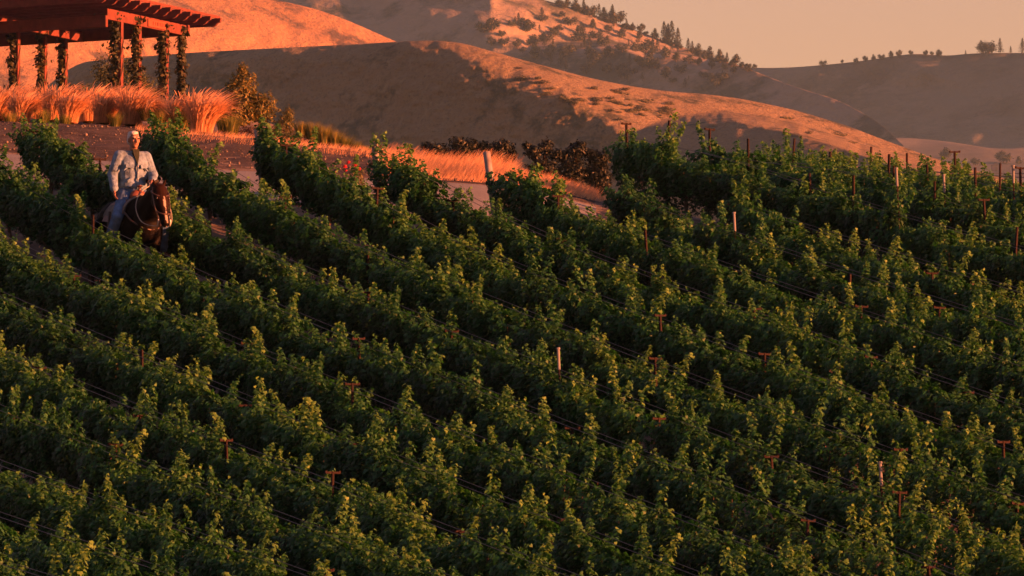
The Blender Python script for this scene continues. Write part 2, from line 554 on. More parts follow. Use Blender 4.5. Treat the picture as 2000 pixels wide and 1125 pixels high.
tree_crest = interp([(300, -230), (600, -130), (800, -80), (1000, -22), (1060, 0), (1110, 12), (1180, 36), (1240, 58), (1300, 80), (1350, 98), (1400, 116), (1450, 129), (1500, 150), (1560, 172), (1640, 196), (1720, 240), (1800, 320)])
tree_edge = interp([(800, 40), (900, 62), (1000, 78), (1130, 96), (1200, 92), (1260, 97), (1330, 107), (1400, 110), (1440, 90), (1500, 50), (1800, 50)])
def tree_Y(u, v, w):
    near = np.clip(1 - w / 95.0, 0, 1)
    m = u * 0.23
    big = 9 * fbm(u / 120, v / 60, 51, 2)
    q = np.clip((tree_edge(u) + 16 * fbm(u / 45, v / 30, 53, 3) - v) / 22 + 0.5, 0, 1); q = q * q * (3 - 2 * q)
    up_ = 1.55 * np.clip(u - 960, 0, 480) * 0.23 * q
    return 2750 + (330 - v) * 0.23 * 2.2 - 0.75 * (m - 230) - 0.1 * np.maximum(0, u - 1440) + up_ + big * np.clip(1 - (u - 1400) / 120, 0.15, 1) + 3 * fbm(u / 30, v / 18, 55, 3) + 5 * np.exp(-w / 14.0) * np.clip((1440 - u) / 60, 0, 1)
hill('hill', tree_crest, 340, tree_Y, 420, 1760, 6, 80, M['tree_hill'], 'far hill dotted with conifers, its top patched with sunlight')

far_crest = interp([(1200, 190), (1380, 140), (1440, 131), (1500, 133), (1560, 131), (1640, 124), (1700, 117), (1760, 107), (1800, 104), (1840, 110), (1900, 104), (1960, 103), (2000, 104), (2100, 92), (2300, 80)])
def far_Y(u, v, w):
    m = (u - 1500) * 0.29
    return 3500 + (340 - v) * 0.29 * 2.3 - 0.72 * m + 22 * fbm(u / 240, v / 90, 61, 3) + 6 * fbm((u + v) / 70, (v - u * 0.3) / 40, 65, 3) + 6 * np.exp(-w / 12.0)
hill('hill', far_crest, 350, far_Y, 1150, 2260, 6, 80, M['far_hill'], 'farthest hazy hill at the right under the open sky')

# valley floor fields, coloured pale to stand for mist, in front of the farthest hill
def valley_Y(u, v, w): return 2900 + (330 - v) * 0.24 * 9 + 8 * fbm(u / 120, v / 30, 71)
hill('valley_field', interp([(1500, 300), (1680, 276), (1760, 268), (1850, 276), (1950, 292), (2050, 284), (2250, 280)]), 400, valley_Y, 1500, 2240, 8, 40, M['valley'], 'fields coloured pale like mist at the foot of the farthest hill')
base = MB().box((0, 1900, -40), (900, 2400, 6))
tag(base.build('valley_floor', M['valley']), 'low valley land beneath the hills', 'ground', kind='structure')

# ------------------------------------------------------------------ leaves
LEAF_V = np.array([(0, .02, 0.0), (0, -.22, -.02), (.42, -.36, -.14), (.5, .14, -.14), (.16, .3, -.02), (0, .66, -.2), (-.16, .3, -.02), (-.5, .14, -.14), (-.42, -.36, -.14)], float)
LEAF_F = np.array([(0, i, i % 8 + 1) for i in range(1, 9)])
OVAL_V = np.array([(0, -.5, 0), (.2, -.1, .05), (.16, .25, .03), (0, .55, -.08), (-.16, .25, .03), (-.2, -.1, .05)], float)
OVAL_F = np.array([(0, 1, 5), (1, 2, 4), (1, 4, 5), (2, 3, 4)])

def unit(a):
    return a / np.maximum(np.linalg.norm(a, axis=1, keepdims=True), 1e-9)

def leaves(name, C, N, T, S, tone, shape='vine'):
    """One mesh of leaves: centres C, normals N, tip directions T, sizes S, tone 0..1."""
    LV, LF = (LEAF_V, LEAF_F) if shape == 'vine' else (OVAL_V, OVAL_F)
    C = np.asarray(C, float); N = unit(np.asarray(N, float)); T = np.asarray(T, float)
    T = unit(T - N * np.sum(T * N, 1, keepdims=True))
    B = np.cross(T, N)
    k = len(LV); n = len(C)
    V = C[:, None, :] + S[:, None, None] * (LV[None, :, 0:1] * B[:, None, :] + LV[None, :, 1:2] * T[:, None, :] + LV[None, :, 2:3] * N[:, None, :])
    F = LF[None, :, :] + (np.arange(n) * k)[:, None, None]
    me = mesh_np(name, V.reshape(-1, 3), F.reshape(-1, 3), True)
    point_attr(me, 'tone', np.repeat(tone, k))
    return me

def vine_canopy(name, r, slope, dens=1.0, tall=1.0, L=1.34, zlo=0.30):
    """Leaves of one trellised vine, x along the row: upright leafy shoots out of a hedge."""
    C, N, T, S, TN = [], [], [], [], []
    def put(c, n, t, s, tn):
        C.append(c); N.append(n); T.append(t); S.append(s); TN.append(tn)
    nsh = int(21 * (0.45 + 0.55 * dens))
    lump = r.uniform(0, 6.28, 3)
    for i in range(nsh):
        x0 = r.uniform(-L / 2 - 0.06, L / 2 + 0.06); y0 = r.normal(0, 0.06)
        top = 0.90 + 0.07 * math.sin(x0 * 6 + lump[0]) + r.uniform(-0.14, 0.06)
        if r.random() < 0.42: top += r.uniform(0.09, 0.37) * tall
        tilt = np.array([r.normal(0, 0.2), r.normal(0, 0.14)])
        z0 = 0.45
        m = int((top - z0) / 0.021)
        wide = r.uniform(0.75, 1.25)
        for j in range(m):
            t = j / max(1, m - 1)
            z = z0 + (top - z0) * t
            px = x0 + tilt[0] * t * t * 0.6; py = y0 + tilt[1] * t * t
            for q in range(5):
                if r.random() > 0.55 + 0.5 * dens: continue
                a = r.uniform(0, 2 * math.pi)
                rad = (0.02 + 0.085 * math.sqrt(r.random())) * wide * (1 - 0.62 * t ** 3)
                d = np.array([math.cos(a), math.sin(a), 0])
                c = np.array([px, py, z]) + d * rad + np.array([0, 0, r.normal(0, 0.02)])
                put(c, d * 0.7 + np.array([0, 0, 0.7]) + r.normal(0, 0.33, 3), d * 0.6 + np.array([0, 0, -0.75]) + r.normal(0, 0.3, 3),
                    (0.057 - 0.018 * t ** 2) * r.uniform(0.7, 1.25),
                    0.22 + 0.28 * r.random() + 0.36 * max(0, (z - 0.82) / 0.4) + (0.25 if r.random() < 0.03 else 0))  # paler upwards: young tips, plus light from above put into the tone
    nf = int(1850 * dens)
    for i in range(nf):
        s = 1 if r.random() < 0.5 else -1
        z = zlo + (0.92 - zlo) * r.random() ** 0.6
        bul = 0.04 + 0.18 * min(1, max(0, (z - 0.38) / 0.36)) * (1 - 0.35 * max(0, (z - 0.82) / 0.16))
        x = r.uniform(-L / 2 - 0.05, L / 2 + 0.05)
        bul *= 1 + 0.22 * math.sin(x * 11 + lump[1] + 2.5 * z) + 0.18 * math.sin(x * 23 + lump[2] - 4 * z)
        put((x, s * (bul * r.uniform(0.6, 1.1)), z), np.array([0, s * 0.75, 0.6]) + r.normal(0, 0.33, 3), np.array([0, s * 0.4, -0.9]) + r.normal(0, 0.35, 3),
            r.uniform(0.043, 0.072), 0.02 + (0.04 + 0.46 * max(0, (z - 0.42) / 0.5)) * (0.4 + r.random()))  # lower leaves darker: shade at the row's base put into the tone
    C = np.array(C, float)
    C[:, 2] += slope * C[:, 0]
    return leaves(name, C, np.array(N), np.array(T), np.array(S), np.clip(np.array(TN), 0, 1))

def vine_wood(name, r, slope):
    b = MB()
    p = [Vector((0, 0, -0.1))]
    for i in range(1, 5):
        p.append(Vector((r.normal(0, 0.018), r.normal(0, 0.018), -0.1 + 0.13 * i)))
    b.tube(p, [0.034, 0.028, 0.025, 0.026, 0.03], 6)
    top = p[-1]
    for s in (-1, 1):
        q = [top, top + Vector((s * 0.12, 0, 0.05 + slope * s * 0.12)), Vector((s * 0.36, 0.01, 0.47 + slope * s * 0.36)), Vector((s * 0.6, 0, 0.46 + slope * s * 0.6))]
        b.tube(q, [0.026, 0.022, 0.018, 0.012], 5)
    for i in range(5):
        x = r.uniform(-0.55, 0.55)
        b.tube([(x, 0, 0.46 + slope * x), (x + r.normal(0, 0.05), r.normal(0, 0.05), 0.85 + slope * x)], [0.008, 0.005], 4)
    return b.mesh(name)

SL = 0.262
r = rng
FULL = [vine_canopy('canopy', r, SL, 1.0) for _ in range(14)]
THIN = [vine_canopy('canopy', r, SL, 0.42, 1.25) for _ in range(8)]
FLAT = [vine_canopy('canopy', r, 0.10, 1.0, 1.0, zlo=0.1) for _ in range(8)]
WOOD = [vine_wood('trunk', r, SL) for _ in range(4)]
WOODF = [vine_wood('trunk', r, 0.10) for _ in range(2)]
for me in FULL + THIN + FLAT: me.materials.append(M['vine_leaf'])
for me in WOOD + WOODF: me.materials.append(M['bark'])

# T posts, end posts, wires
def t_post_mesh():
    b = MB()
    for s in (-1, 1): b.box((s * 0.011, 0, 0.575), (0.006, 0.011, 0.675))
    b.box((0, 0.008, 0.575), (0.017, 0.0035, 0.672))
    return b.mesh('post')
POST = t_post_mesh(); POST.materials.append(M['rust'])
b = MB().box((0, 0, 1.235), (0.012, 0.088, 0.011))
for s in (-1, 1): b.box((0, s * 0.08, 1.243), (0.014, 0.010, 0.012))
ARM = b.mesh('cross_arm'); ARM.materials.append(M['rust'])
b = MB().tube([(0, 0, -0.2), (0, 0, 0.5), (0.0, 0, 1.22)], [0.052, 0.05, 0.047], 9)
ENDP = b.mesh('end_post', True); ENDP.materials.append(M['grey_wood'])
ENDS = b.mesh('end_post', True); ENDS.materials.append(M['rust'])

def row_point(k, Y):
    c = ROW_C0 + k * ROW_S
    return ((c - ROW_N.y * Y) / ROW_N.x, Y)

def ordw(n):
    tens = ['', '', 'twenty', 'thirty', 'forty', 'fifty', 'sixty', 'seventy']
    if n <= 20: return ORD[n - 1]
    t, u_ = divmod(n, 10)
    return (tens[t][:-1] + 'ieth') if u_ == 0 else tens[t] + '-' + ORD[u_ - 1]
ORD = ['first', 'second', 'third', 'fourth', 'fifth', 'sixth', 'seventh', 'eighth', 'ninth', 'tenth', 'eleventh', 'twelfth', 'thirteenth', 'fourteenth', 'fifteenth', 'sixteenth', 'seventeenth', 'eighteenth', 'nineteenth', 'twentieth',
       'twenty-first', 'twenty-second', 'twenty-third', 'twenty-fourth', 'twenty-fifth', 'twenty-sixth']
def row_name(k):
    names = {-1: 'the row just in front of the horse', 0: 'the row just behind the rider', 1: "the row starting right of the rider's head",
             2: 'the row with the pale post left of roses', 3: 'the row starting right of the red roses', 4: 'the row with the bare leaning end post',
             5: 'the row starting below the dark oaks', 6: 'the last row before the grass lane', 7.45: 'the row just beyond the grass lane',
             8.45: 'the second row beyond the grass lane', 9.45: 'the third row beyond the grass lane', 10.45: 'the fourth row beyond the grass lane', 11.45: 'the skyline row on the crest',
             -2: 'the second row in front of the horse', -3: 'the third row in front of the horse', -4: 'the fourth row in front of the horse', -5: 'the fifth row in front of the horse',
             -6: 'the sixth row in front of the horse', -7: 'the seventh row in front of the horse', -8: 'the eighth row in front of the horse', -9: 'the bottom left corner row'}
    return names[k]

rz_row = math.atan2(ROW_D.y, ROW_D.x)
n_vines = 0
XCOL = [-5.47 + 1.21 * j for j in range(-2, 12)]
for k in [-9, -8, -7, -6, -5, -4, -3, -2, -1, 0, 1, 2, 3, 4, 5, 6, 7.45, 8.45, 9.45, 10.45, 11.45]:
    far = k > 7
    nm = row_name(k)
    ystart = 84.3 if not far else {7.45: 90.9, 8.45: 91.5, 9.45: 93.0, 10.45: 95.0, 11.45: 97.0}[k]
    x0, y0 = row_point(k, ystart)
    # walk down the row towards the viewer
    step = 1.21
    first = True
    trel = None
    n = 0
    s = 0.5 if not first else 0.55
    ys_list = []
    while True:
        x = x0 - ROW_D.x * s; y = y0 - ROW_D.y * s
        if y < 52: break
        z = gz(x, y)
        u = u_of(x, y, z); v = v_of(y, z + 1.2)
        s += step
        if u < -75 or v > 1145:
            if v > 1145 and u > 0: break
            continue
        if u > 2070: break
        at_end = abs(y - ystart) < 1.0
        thin = (not far) and ((v > 760 and u > 1150) or (v > 880 and u > 900) or random.random() < 0.04) and random.random() < 0.5
        meshes = FLAT if far else (THIN if thin else FULL)
        t = empty('grapevine', (x, y, z + random.uniform(-0.03, 0.03)), rz_row)
        sc = random.uniform(0.92, 1.1) * (1.14 if at_end else 1)
        my = random.choice((-1, 1))
        t.scale = (1.0, my * random.uniform(0.92, 1.15), sc)
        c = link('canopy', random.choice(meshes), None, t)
        w = link('trunk', random.choice(WOODF if far else WOOD), None, t)
        n += 1
        look = 'thin' if thin else ('bushy' if at_end and not far and k >= 0 else 'leafy')
        tag(t, ORD[n - 1] + ' ' + look + ' grapevine from upper left in ' + nm, 'grapevine', 'grapevines of ' + nm)
        ys_list.append((x, y))
    n_vines += n
    if not n: continue
    # trellis of this row
    xa, ya = (ys_list[0][0] + ROW_D.x * 0.66, ys_list[0][1] + ROW_D.y * 0.66)
    xb, yb = (ys_list[-1][0] - ROW_D.x * 0.66, ys_list[-1][1] - ROW_D.y * 0.66)
    tr = empty('vine_trellis', (xa, ya, gz(xa, ya)))
    tag(tr, 'rusty post and wire trellis of ' + nm, 'trellis', 'trellises of the vine rows')
    base_loc = Vector(tr.location)
    for hz, off in ((0.46, 0.0), (0.8, 0.05), (1.06, 0.075), (1.06, -0.075)):
        pts = []
        m = max(6, int((Vector((xb, yb)) - Vector((xa, ya))).length / 1.2))
        for i in range(m + 1):
            t = i / m
            x = xa + (xb - xa) * t + ROW_N.x * off; y = ya + (yb - ya) * t + ROW_N.y * off
            pts.append(Vector((x, y, gz(x, y) + hz - 0.015 * math.sin(i * math.pi) )) - base_loc)
        MB().tube(pts, 0.0035, 4).build('wire', M['wire'], tr)
    for X in XCOL:
        Xj = X + random.uniform(-0.12, 0.12) + (0.02 * (k % 3))
        Yp = (ROW_C0 + k * ROW_S - ROW_N.x * Xj) / ROW_N.y
        if Yp > max(ya, yb) + 0.2 or Yp < min(ya, yb) - 0.2: continue
        if random.random() < 0.3: continue
        zz = gz(Xj, Yp)
        for rep in range(2 if far else 1):
            xx, yy2 = Xj + rep * 0.55, Yp - rep * 0.55 * ROW_N.x / ROW_N.y
            zz = gz(xx, yy2)
            p = link('post', POST, None, tr)
            p.location = Vector((xx, yy2, zz + random.uniform(-0.3, -0.06) + (0.26 if far else 0))) - base_loc
            p.rotation_euler = (random.uniform(-0.05, 0.05), random.uniform(-0.05, 0.05), rz_row + random.uniform(-0.2, 0.2))
            if random.random() < (0.4 if far else 0.8): link('cross_arm', ARM, None, p)
    if not far and k >= 0:
        e = link('end_post', ENDP if k in (2, 3, 4) else ENDS, None, tr)
        e.location = Vector((xa, ya, gz(xa, ya))) - base_loc
        ln = {4: 0.14, 2: 0.1, 3: 0.1}.get(k, 0.06)
        e.rotation_euler = (-0.05, -ln, 0)
        if k == 4: e.scale = (1.1, 1.1, 1.12)
        elif k not in (2, 3): e.scale = (0.5, 0.5, 0.85)
print('vines', n_vines)

# ------------------------------------------------------------------ pergola on the terrace
def pergola():
    O = P(210, 38, 190.0)                       # near end of the right beam, underside
    d1 = Vector((math.cos(R(64)), math.sin(R(64)), 0)); d2 = Vector((d1.y, -d1.x, 0)); up = Vector((0, 0, 1))
    rot = Matrix((d1, d2, up)).transposed()
    root = empty('pergola', (O.x, O.y, gz(O.x, O.y)))
    tag(root, 'red stained timber pergola with vine-wrapped posts on the terrace', 'pergola')
    off = Vector(root.location)
    def pt(a, b_, z): return O + d1 * a + d2 * b_ + up * z - off
    def beam(name, a0, a1, b0, b1, z0, z1, par=root):
        b = MB().box(pt((a0 + a1) / 2, (b0 + b1) / 2, (z0 + z1) / 2), (abs(a1 - a0) / 2, abs(b1 - b0) / 2, abs(z1 - z0) / 2), rot)
        o = b.build(name, M['pergola'], par)
        md = o.modifiers.new('b', 'BEVEL'); md.width = 0.012; md.segments = 1
        return o
    for bb in (0.0, -3.8):
        beam('beam', -0.1 if bb == 0 else -1.6, 4.95, bb - 0.06, bb + 0.06, 0.0, 0.34)
    beam('cross_beam', -0.28, -0.14, -9.0, 0.10, -0.26, 0.10)
    beam('cross_beam', 4.98, 5.10, -9.0, 0.10, 0.02, 0.36)
    # rafters along the front, with scrolled tails at the right end
    for i in range(12):
        a = -1.25 + 0.65 * i
        tail = [(-9.6, 0.02), (0.38, 0.02), (0.50, 0.0), (0.60, 0.04), (0.68, 0.12), (0.77, 0.15), (0.79, 0.27), (-9.6, 0.27)]
        b = MB().prism([(x, y + 0.36) for x, y in tail], pt(a, 0, 0), d2, up, d1, 0.085)
        o = b.build('rafter', M['pergola'], root)
    # slats across the rafters
    for i in range(22):
        bq = 0.62 - 0.46 * i
        tail = [(-1.65, 0.03), (-1.55, 0.0), (6.0, 0.0), (6.1, 0.03), (6.1, 0.09), (-1.65, 0.09)]
        MB().prism([(x, y + 0.635) for x, y in tail], pt(0, bq, 0), d1, up, d2, 0.05).build('slat', M['pergola'], root)
    posts = []
    for bb, aa in ((0.0, (0.8, 1.95, 3.7, 4.75)), (-3.8, (0.92, 2.6, 3.9))):
        for a in aa:
            w = pt(a, bb, 0) + off
            g = gz(w.x, w.y)
            h = w.z - g + 0.9
            b = MB().box(Vector((w.x, w.y, w.z - h / 2 - 0.003)) - off, (0.075, 0.075, h / 2), rot)
            o = b.build('post', M['pergola'], root)
            posts.append((w.x, w.y, w.z - 2.75, w.z))
    # bolt heads and the name board on the beams
    for a, bb in ((0.75, 0), (0.92, 0), (1.88, 0), (2.02, 0), (3.62, 0), (3.8, 0), (2.5, -3.8), (2.7, -3.8), (3.8, -3.8), (4.0, -3.8)):
        MB().tube([pt(a, bb + 0.058, 0.2), pt(a, bb + 0.085, 0.2)], 0.026, 7).build('bolt', M['rust'], root)
    sg = beam('name_board', 2.42, 3.55, 0.066, 0.10, 0.035, 0.29)
    sg.data.materials[0] = M['sign']
    x = 2.72
    for k_, w in enumerate((0.03, 0.02, 0.09, 0.03, 0.10)):
        # worn raised strokes that cannot be read
        MB().box(pt(x, 0.105, 0.165), (w / 2, 0.006, 0.055), rot).build('worn_stroke', M['pergola'], sg)
        x += 0.15
    return posts
pergola_posts = pergola()

def climber(idx, post, r, side, width, n, label, lo=0.0, hi=1.0):
    x, y, z0, z1 = post
    C, N, T, S, TN = [], [], [], [], []
    ph = r.uniform(0, 6.28)
    for i in range(n):
        t = lo + (hi - lo) * r.random()
        z = z0 + (z1 - z0 + 0.3) * t
        w = width * (0.6 + 0.5 * math.sin(t * 11 + ph) ** 2 + (0.9 if t > 0.88 else 0) * r.random())
        a = r.uniform(0, 2 * math.pi)
        rad = (0.06 + w * abs(r.normal(0, 0.5)))
        c = (math.cos(a) * rad + side * w * 0.75 - 0.05, math.sin(a) * rad, z - z0)
        C.append(c); N.append((math.cos(a), math.sin(a), 0.5) + r.normal(0, 0.4, 3)); T.append((0, 0, -1) + r.normal(0, 0.4, 3))
        S.append(r.uniform(0.09, 0.17)); TN.append(r.uniform(0.05, 0.95))
    root = empty('climbing_vine', (x, y, z0))
    tag(root, label, 'climbing vine', 'vines climbing the pergola posts')
    link('foliage', leaves('foliage', C, N, T, np.array(S), np.array(TN)), M['climber'], root)
    b = MB()
    for q in range(2):
        b.tube([(0.10 * math.cos(q * 2 + 0.9 * k), 0.10 * math.sin(q * 2 + 0.9 * k), (z1 - z0) * k / 9) for k in range(10)], 0.018, 5)
    b.build('stem', M['bark'], root)
M['climber'] = leafy('climbing_leaf', (0.010, 0.015, 0.007), (0.028, 0.034, 0.013), (0.08, 0.06, 0.024), 0.2)
CL = [('thin climbing vine on the post nearest the pergola corner', -0.9, 0.2, 600), ('full green climbing vine on the second post from the pergola corner', -0.1, 0.22, 850),
      ('dark dense climbing vine on the post below the name board', -0.3, 0.19, 950), ('dark climbing vine on the rightmost pergola post', 0.4, 0.17, 850),
      ('leafy climbing vine on the post at the left photo edge', -0.8, 0.15, 550), ('dark climbing vine on the middle post of the left beam', -0.5, 0.15, 650), ('green climbing vine on the post under the lit beam end', -0.5, 0.13, 550)]
for i, (lb, sd, wd, n_) in enumerate(CL):
    climber(i, pergola_posts[i], rng, sd, wd, n_, lb)

# ------------------------------------------------------------------ bushes and trees
def bush_mesh(name, r, lobes, n, size, shape='oval', up=0.4, tone=(0.1, 0.7), clamp=True):
    """Leaves spread on and inside uneven lobes. lobes: (x, y, z, rx, ry, rz)."""
    C, N, T, S, TN = [], [], [], [], []
    wts = np.array([l[3] * l[5] for l in lobes]); wts = wts / wts.sum()
    for i in range(n):
        l = lobes[r.choice(len(lobes), p=wts)]
        d = r.normal(0, 1, 3); d /= np.linalg.norm(d)
        lump = 1 + 0.28 * math.sin(d[0] * 7 + l[0] * 9) * math.sin(d[2] * 8 + l[1] * 5) + 0.15 * math.sin(d[0] * 17 + d[2] * 13)
        rr = (1 - 0.55 * r.random() ** 2.2) * lump
        c = np.array(l[:3]) + d * np.array(l[3:]) * rr
        if clamp and c[2] < 0: c[2] = abs(c[2]) * 0.3
        C.append(c); N.append(d + np.array([0, 0, up]) + r.normal(0, 0.45, 3)); T.append(r.normal(0, 1, 3) + np.array([0, 0, 0.3]))
        S.append(size * r.uniform(0.6, 1.3)); TN.append(r.uniform(*tone))
    return leaves(name, C, N, T, np.array(S), np.array(TN), shape)

def branches(name, r, lobes, rad, base=(0, 0, 0)):
    b = MB(); base = Vector(base)
    for l in lobes:
        e = Vector(l[:3]); m = base.lerp(e, 0.5) + Vector(r.normal(0, 0.06, 3)) * (e - base).length
        b.tube([base - Vector((0, 0, 0.05)), m, e], [rad, rad * 0.65, rad * 0.3], 6)
        for q in range(3):
            d = Vector(r.normal(0, 1, 3)).normalized()
            b.tube([e, e + Vector((d.x * l[3], d.y * l[4], abs(d.z) * l[5])) * 0.8], [rad * 0.3, rad * 0.1], 4)
    return b.mesh(name)

def shrub(name, cat, label, u, Y, lobes, n, size, mat, group=None, dz=0.0, rad=0.03, shape='oval', tone=(0.1, 0.7), trunk_name='branches'):
    g = G(u, Y)
    root = empty(name, (g.x, g.y, g.z + dz))
    tag(root, label, cat, group)
    link('crown', bush_mesh('crown', rng, lobes, n, size, shape, tone=tone), mat, root)
    link(trunk_name, branches(trunk_name, rng, lobes, rad), M['bark'], root)
    return root

M['oak'] = leafy('dark_oak_leaf', (0.004, 0.008, 0.005), (0.010, 0.016, 0.010), (0.02, 0.026, 0.014), 0.05)
M['gold_shrub'] = leafy('gold_shrub_leaf', (0.028, 0.042, 0.014), (0.075, 0.085, 0.026), (0.18, 0.14, 0.04), 0.3)
M['green_shrub'] = leafy('green_shrub_leaf', (0.03, 0.045, 0.018), (0.075, 0.085, 0.03), (0.16, 0.13, 0.045), 0.25)
M['brown_shrub'] = leafy('brown_shrub_leaf', (0.045, 0.028, 0.02), (0.10, 0.055, 0.035), (0.2, 0.10, 0.055), 0.15)

def px(n, Y): return n * Y / FPX            # n photograph pixels at distance Y, in metres

# shrubs beside and behind the pergola
Y0 = 128
LS_ = 1.0
def lob(*a): return [tuple(px(v * LS_, Y0) for v in l) for l in a]
LS_ = 1.22
g480 = lob((-5, 0, 30, 30, 26, 30), (0, 0, 62, 24, 20, 30), (30, 4, 34, 28, 22, 26), (-30, 0, 22, 20, 18, 20), (2, 0, 92, 9, 9, 14))
shrub('shrub', 'shrub', 'tall pointed gold-green shrub right of the plumed grasses', 470, Y0, g480, 7500, 0.072, M['gold_shrub'], dz=px(-4, Y0), tone=(0.15, 0.95))
shrub('shrub', 'shrub', 'small golden shrub right of the tall pointed one', 556, Y0, lob((0, 0, 16, 15, 14, 18), (6, 0, 32, 9, 9, 13), (-10, 0, 10, 10, 9, 12)), 1500, 0.05, M['gold_shrub'], dz=px(4, Y0), tone=(0.3, 1.0))
Y0 = 125
shrub('shrub', 'shrub', 'low tangled brown shrub below the golden shrubs', 535, Y0, lob((0, 0, 8, 52, 24, 22), (-30, 0, 10, 34, 22, 20), (44, 0, 0, 40, 20, 16)), 2600, 0.05, M['brown_shrub'], dz=px(-20, Y0))
for i, (u, v, w_) in enumerate([(500, 262, 1.0), (548, 268, 0.9), (590, 284, 0.8), (640, 296, 0.75), (690, 308, 0.7), (745, 318, 0.6)]):
    Y0 = 104
    o_ = shrub('shrub', 'shrub', ORD[i] + ' low olive scrub bush down the bank right of the grasses', u, Y0, lob((0, 0, 6, 26 * w_, 18, 14 * w_), (20 * w_, 0, 4, 20 * w_, 14, 10 * w_), (-18 * w_, 0, 8, 16 * w_, 12, 12 * w_)), 1100, 0.045, M['green_shrub'] if i % 2 else M['brown_shrub'], 'low scrub down the bank', tone=(0.05, 0.6))
    q_ = P(u, v + 6, Y0); o_.location = (q_.x, q_.y, q_.z)
Y0 = 205
LS_ = 1.0
shrub('shrub', 'shrub', 'large loose green shrub behind the pergola posts', 215, Y0, lob((0, 0, 40, 34, 30, 40), (30, 0, 62, 28, 26, 34), (-18, 0, 70, 20, 18, 28), (60, 0, 30, 24, 22, 28), (10, 0, 96, 18, 16, 20)), 3600, 0.085, M['green_shrub'], tone=(0.1, 0.8))
shrub('shrub', 'shrub', 'low round green shrub left of the corner post', 150, Y0 - 8, lob((0, 0, 14, 26, 22, 20), (24, 0, 10, 20, 18, 16), (-20, 0, 8, 16, 14, 14)), 1500, 0.075, M['green_shrub'], tone=(0.1, 0.6))
shrub('shrub', 'shrub', 'green shrub at the foot of the second corner post', 285, Y0 - 6, lob((0, 0, 26, 24, 22, 30), (-14, 0, 52, 18, 16, 24), (20, 0, 14, 18, 16, 18)), 1600, 0.08, M['green_shrub'], tone=(0.1, 0.7))

# the dark oaks beyond the end of the bank
Y0 = 150
def oak(u, v, lobes, n, label):
    g = P(u, v + 6, Y0)
    lobes = list(lobes) + [(0, 0, px(-12, Y0), px(30, Y0), px(24, Y0), px(24, Y0))]
    root = empty('oak_tree', tuple(g))
    tag(root, label, 'oak tree', 'dark oaks beyond the bank')
    link('crown', bush_mesh('crown', rng, lobes, int(n * 1.5), 0.09, 'oval', tone=(0.05, 0.9), clamp=False), M['oak'], root)
    b = MB()
    for l in lobes[:3]:
        b.tube([(0, 0, -1.5), (l[0] * 0.3, 0, l[2] * 0.3), l[:3]], [0.09, 0.07, 0.03], 6)
    b.build('trunk', M['bark'], root)
oak(850, 300, lob((0, 0, 14, 24, 20, 14), (-16, 0, 22, 12, 10, 8), (14, 0, 6, 20, 18, 12)), 1100, 'small dark oak at the left end of the oak clump')
oak(905, 305, lob((0, 0, 14, 26, 22, 18), (-10, 0, 32, 20, 18, 12), (16, 0, 28, 16, 14, 12)), 1700, 'dark oak with a domed crown left of the pale post')
oak(965, 310, lob((0, 0, 12, 30, 24, 20), (-18, 0, 30, 18, 14, 12), (16, 0, 32, 22, 18, 12), (34, 0, 16, 12, 10, 14)), 1900, 'dark round oak above the pale end post')
oak(1062, 335, lob((0, 0, 8, 34, 28, 26), (-20, 0, 44, 18, 14, 14), (4, 0, 54, 14, 12, 16), (24, 0, 40, 16, 14, 12), (-34, 0, 56, 9, 8, 8)), 2600, 'largest dark oak with an open ragged top')
oak(1120, 340, lob((0, 0, 12, 32, 26, 30), (6, 0, 52, 20, 18, 16), (-20, 0, 40, 14, 12, 14), (14, 0, 64, 12, 10, 8)), 2300, 'dark oak between the largest oak and the vines')
oak(1168, 342, lob((0, 0, 10, 26, 24, 28), (6, 0, 38, 20, 18, 18), (-14, 0, 46, 12, 10, 14)), 1800, 'dark oak against the tall vines on the crest')

# ------------------------------------------------------------------ ornamental grasses on the terrace
M['plume'] = leafy('dry_plume', (0.42, 0.25, 0.14), (0.62, 0.37, 0.2), (0.76, 0.48, 0.28), 0.6, (1.2, 1.1, 1.0), 0.8)
M['grass_blade'] = leafy('grass_blade', (0.02, 0.028, 0.01), (0.06, 0.062, 0.02), (0.14, 0.11, 0.04), 0.3)
M['green_blade'] = leafy('green_grass_blade', (0.035, 0.06, 0.014), (0.10, 0.12, 0.028), (0.25, 0.2, 0.05), 0.3)

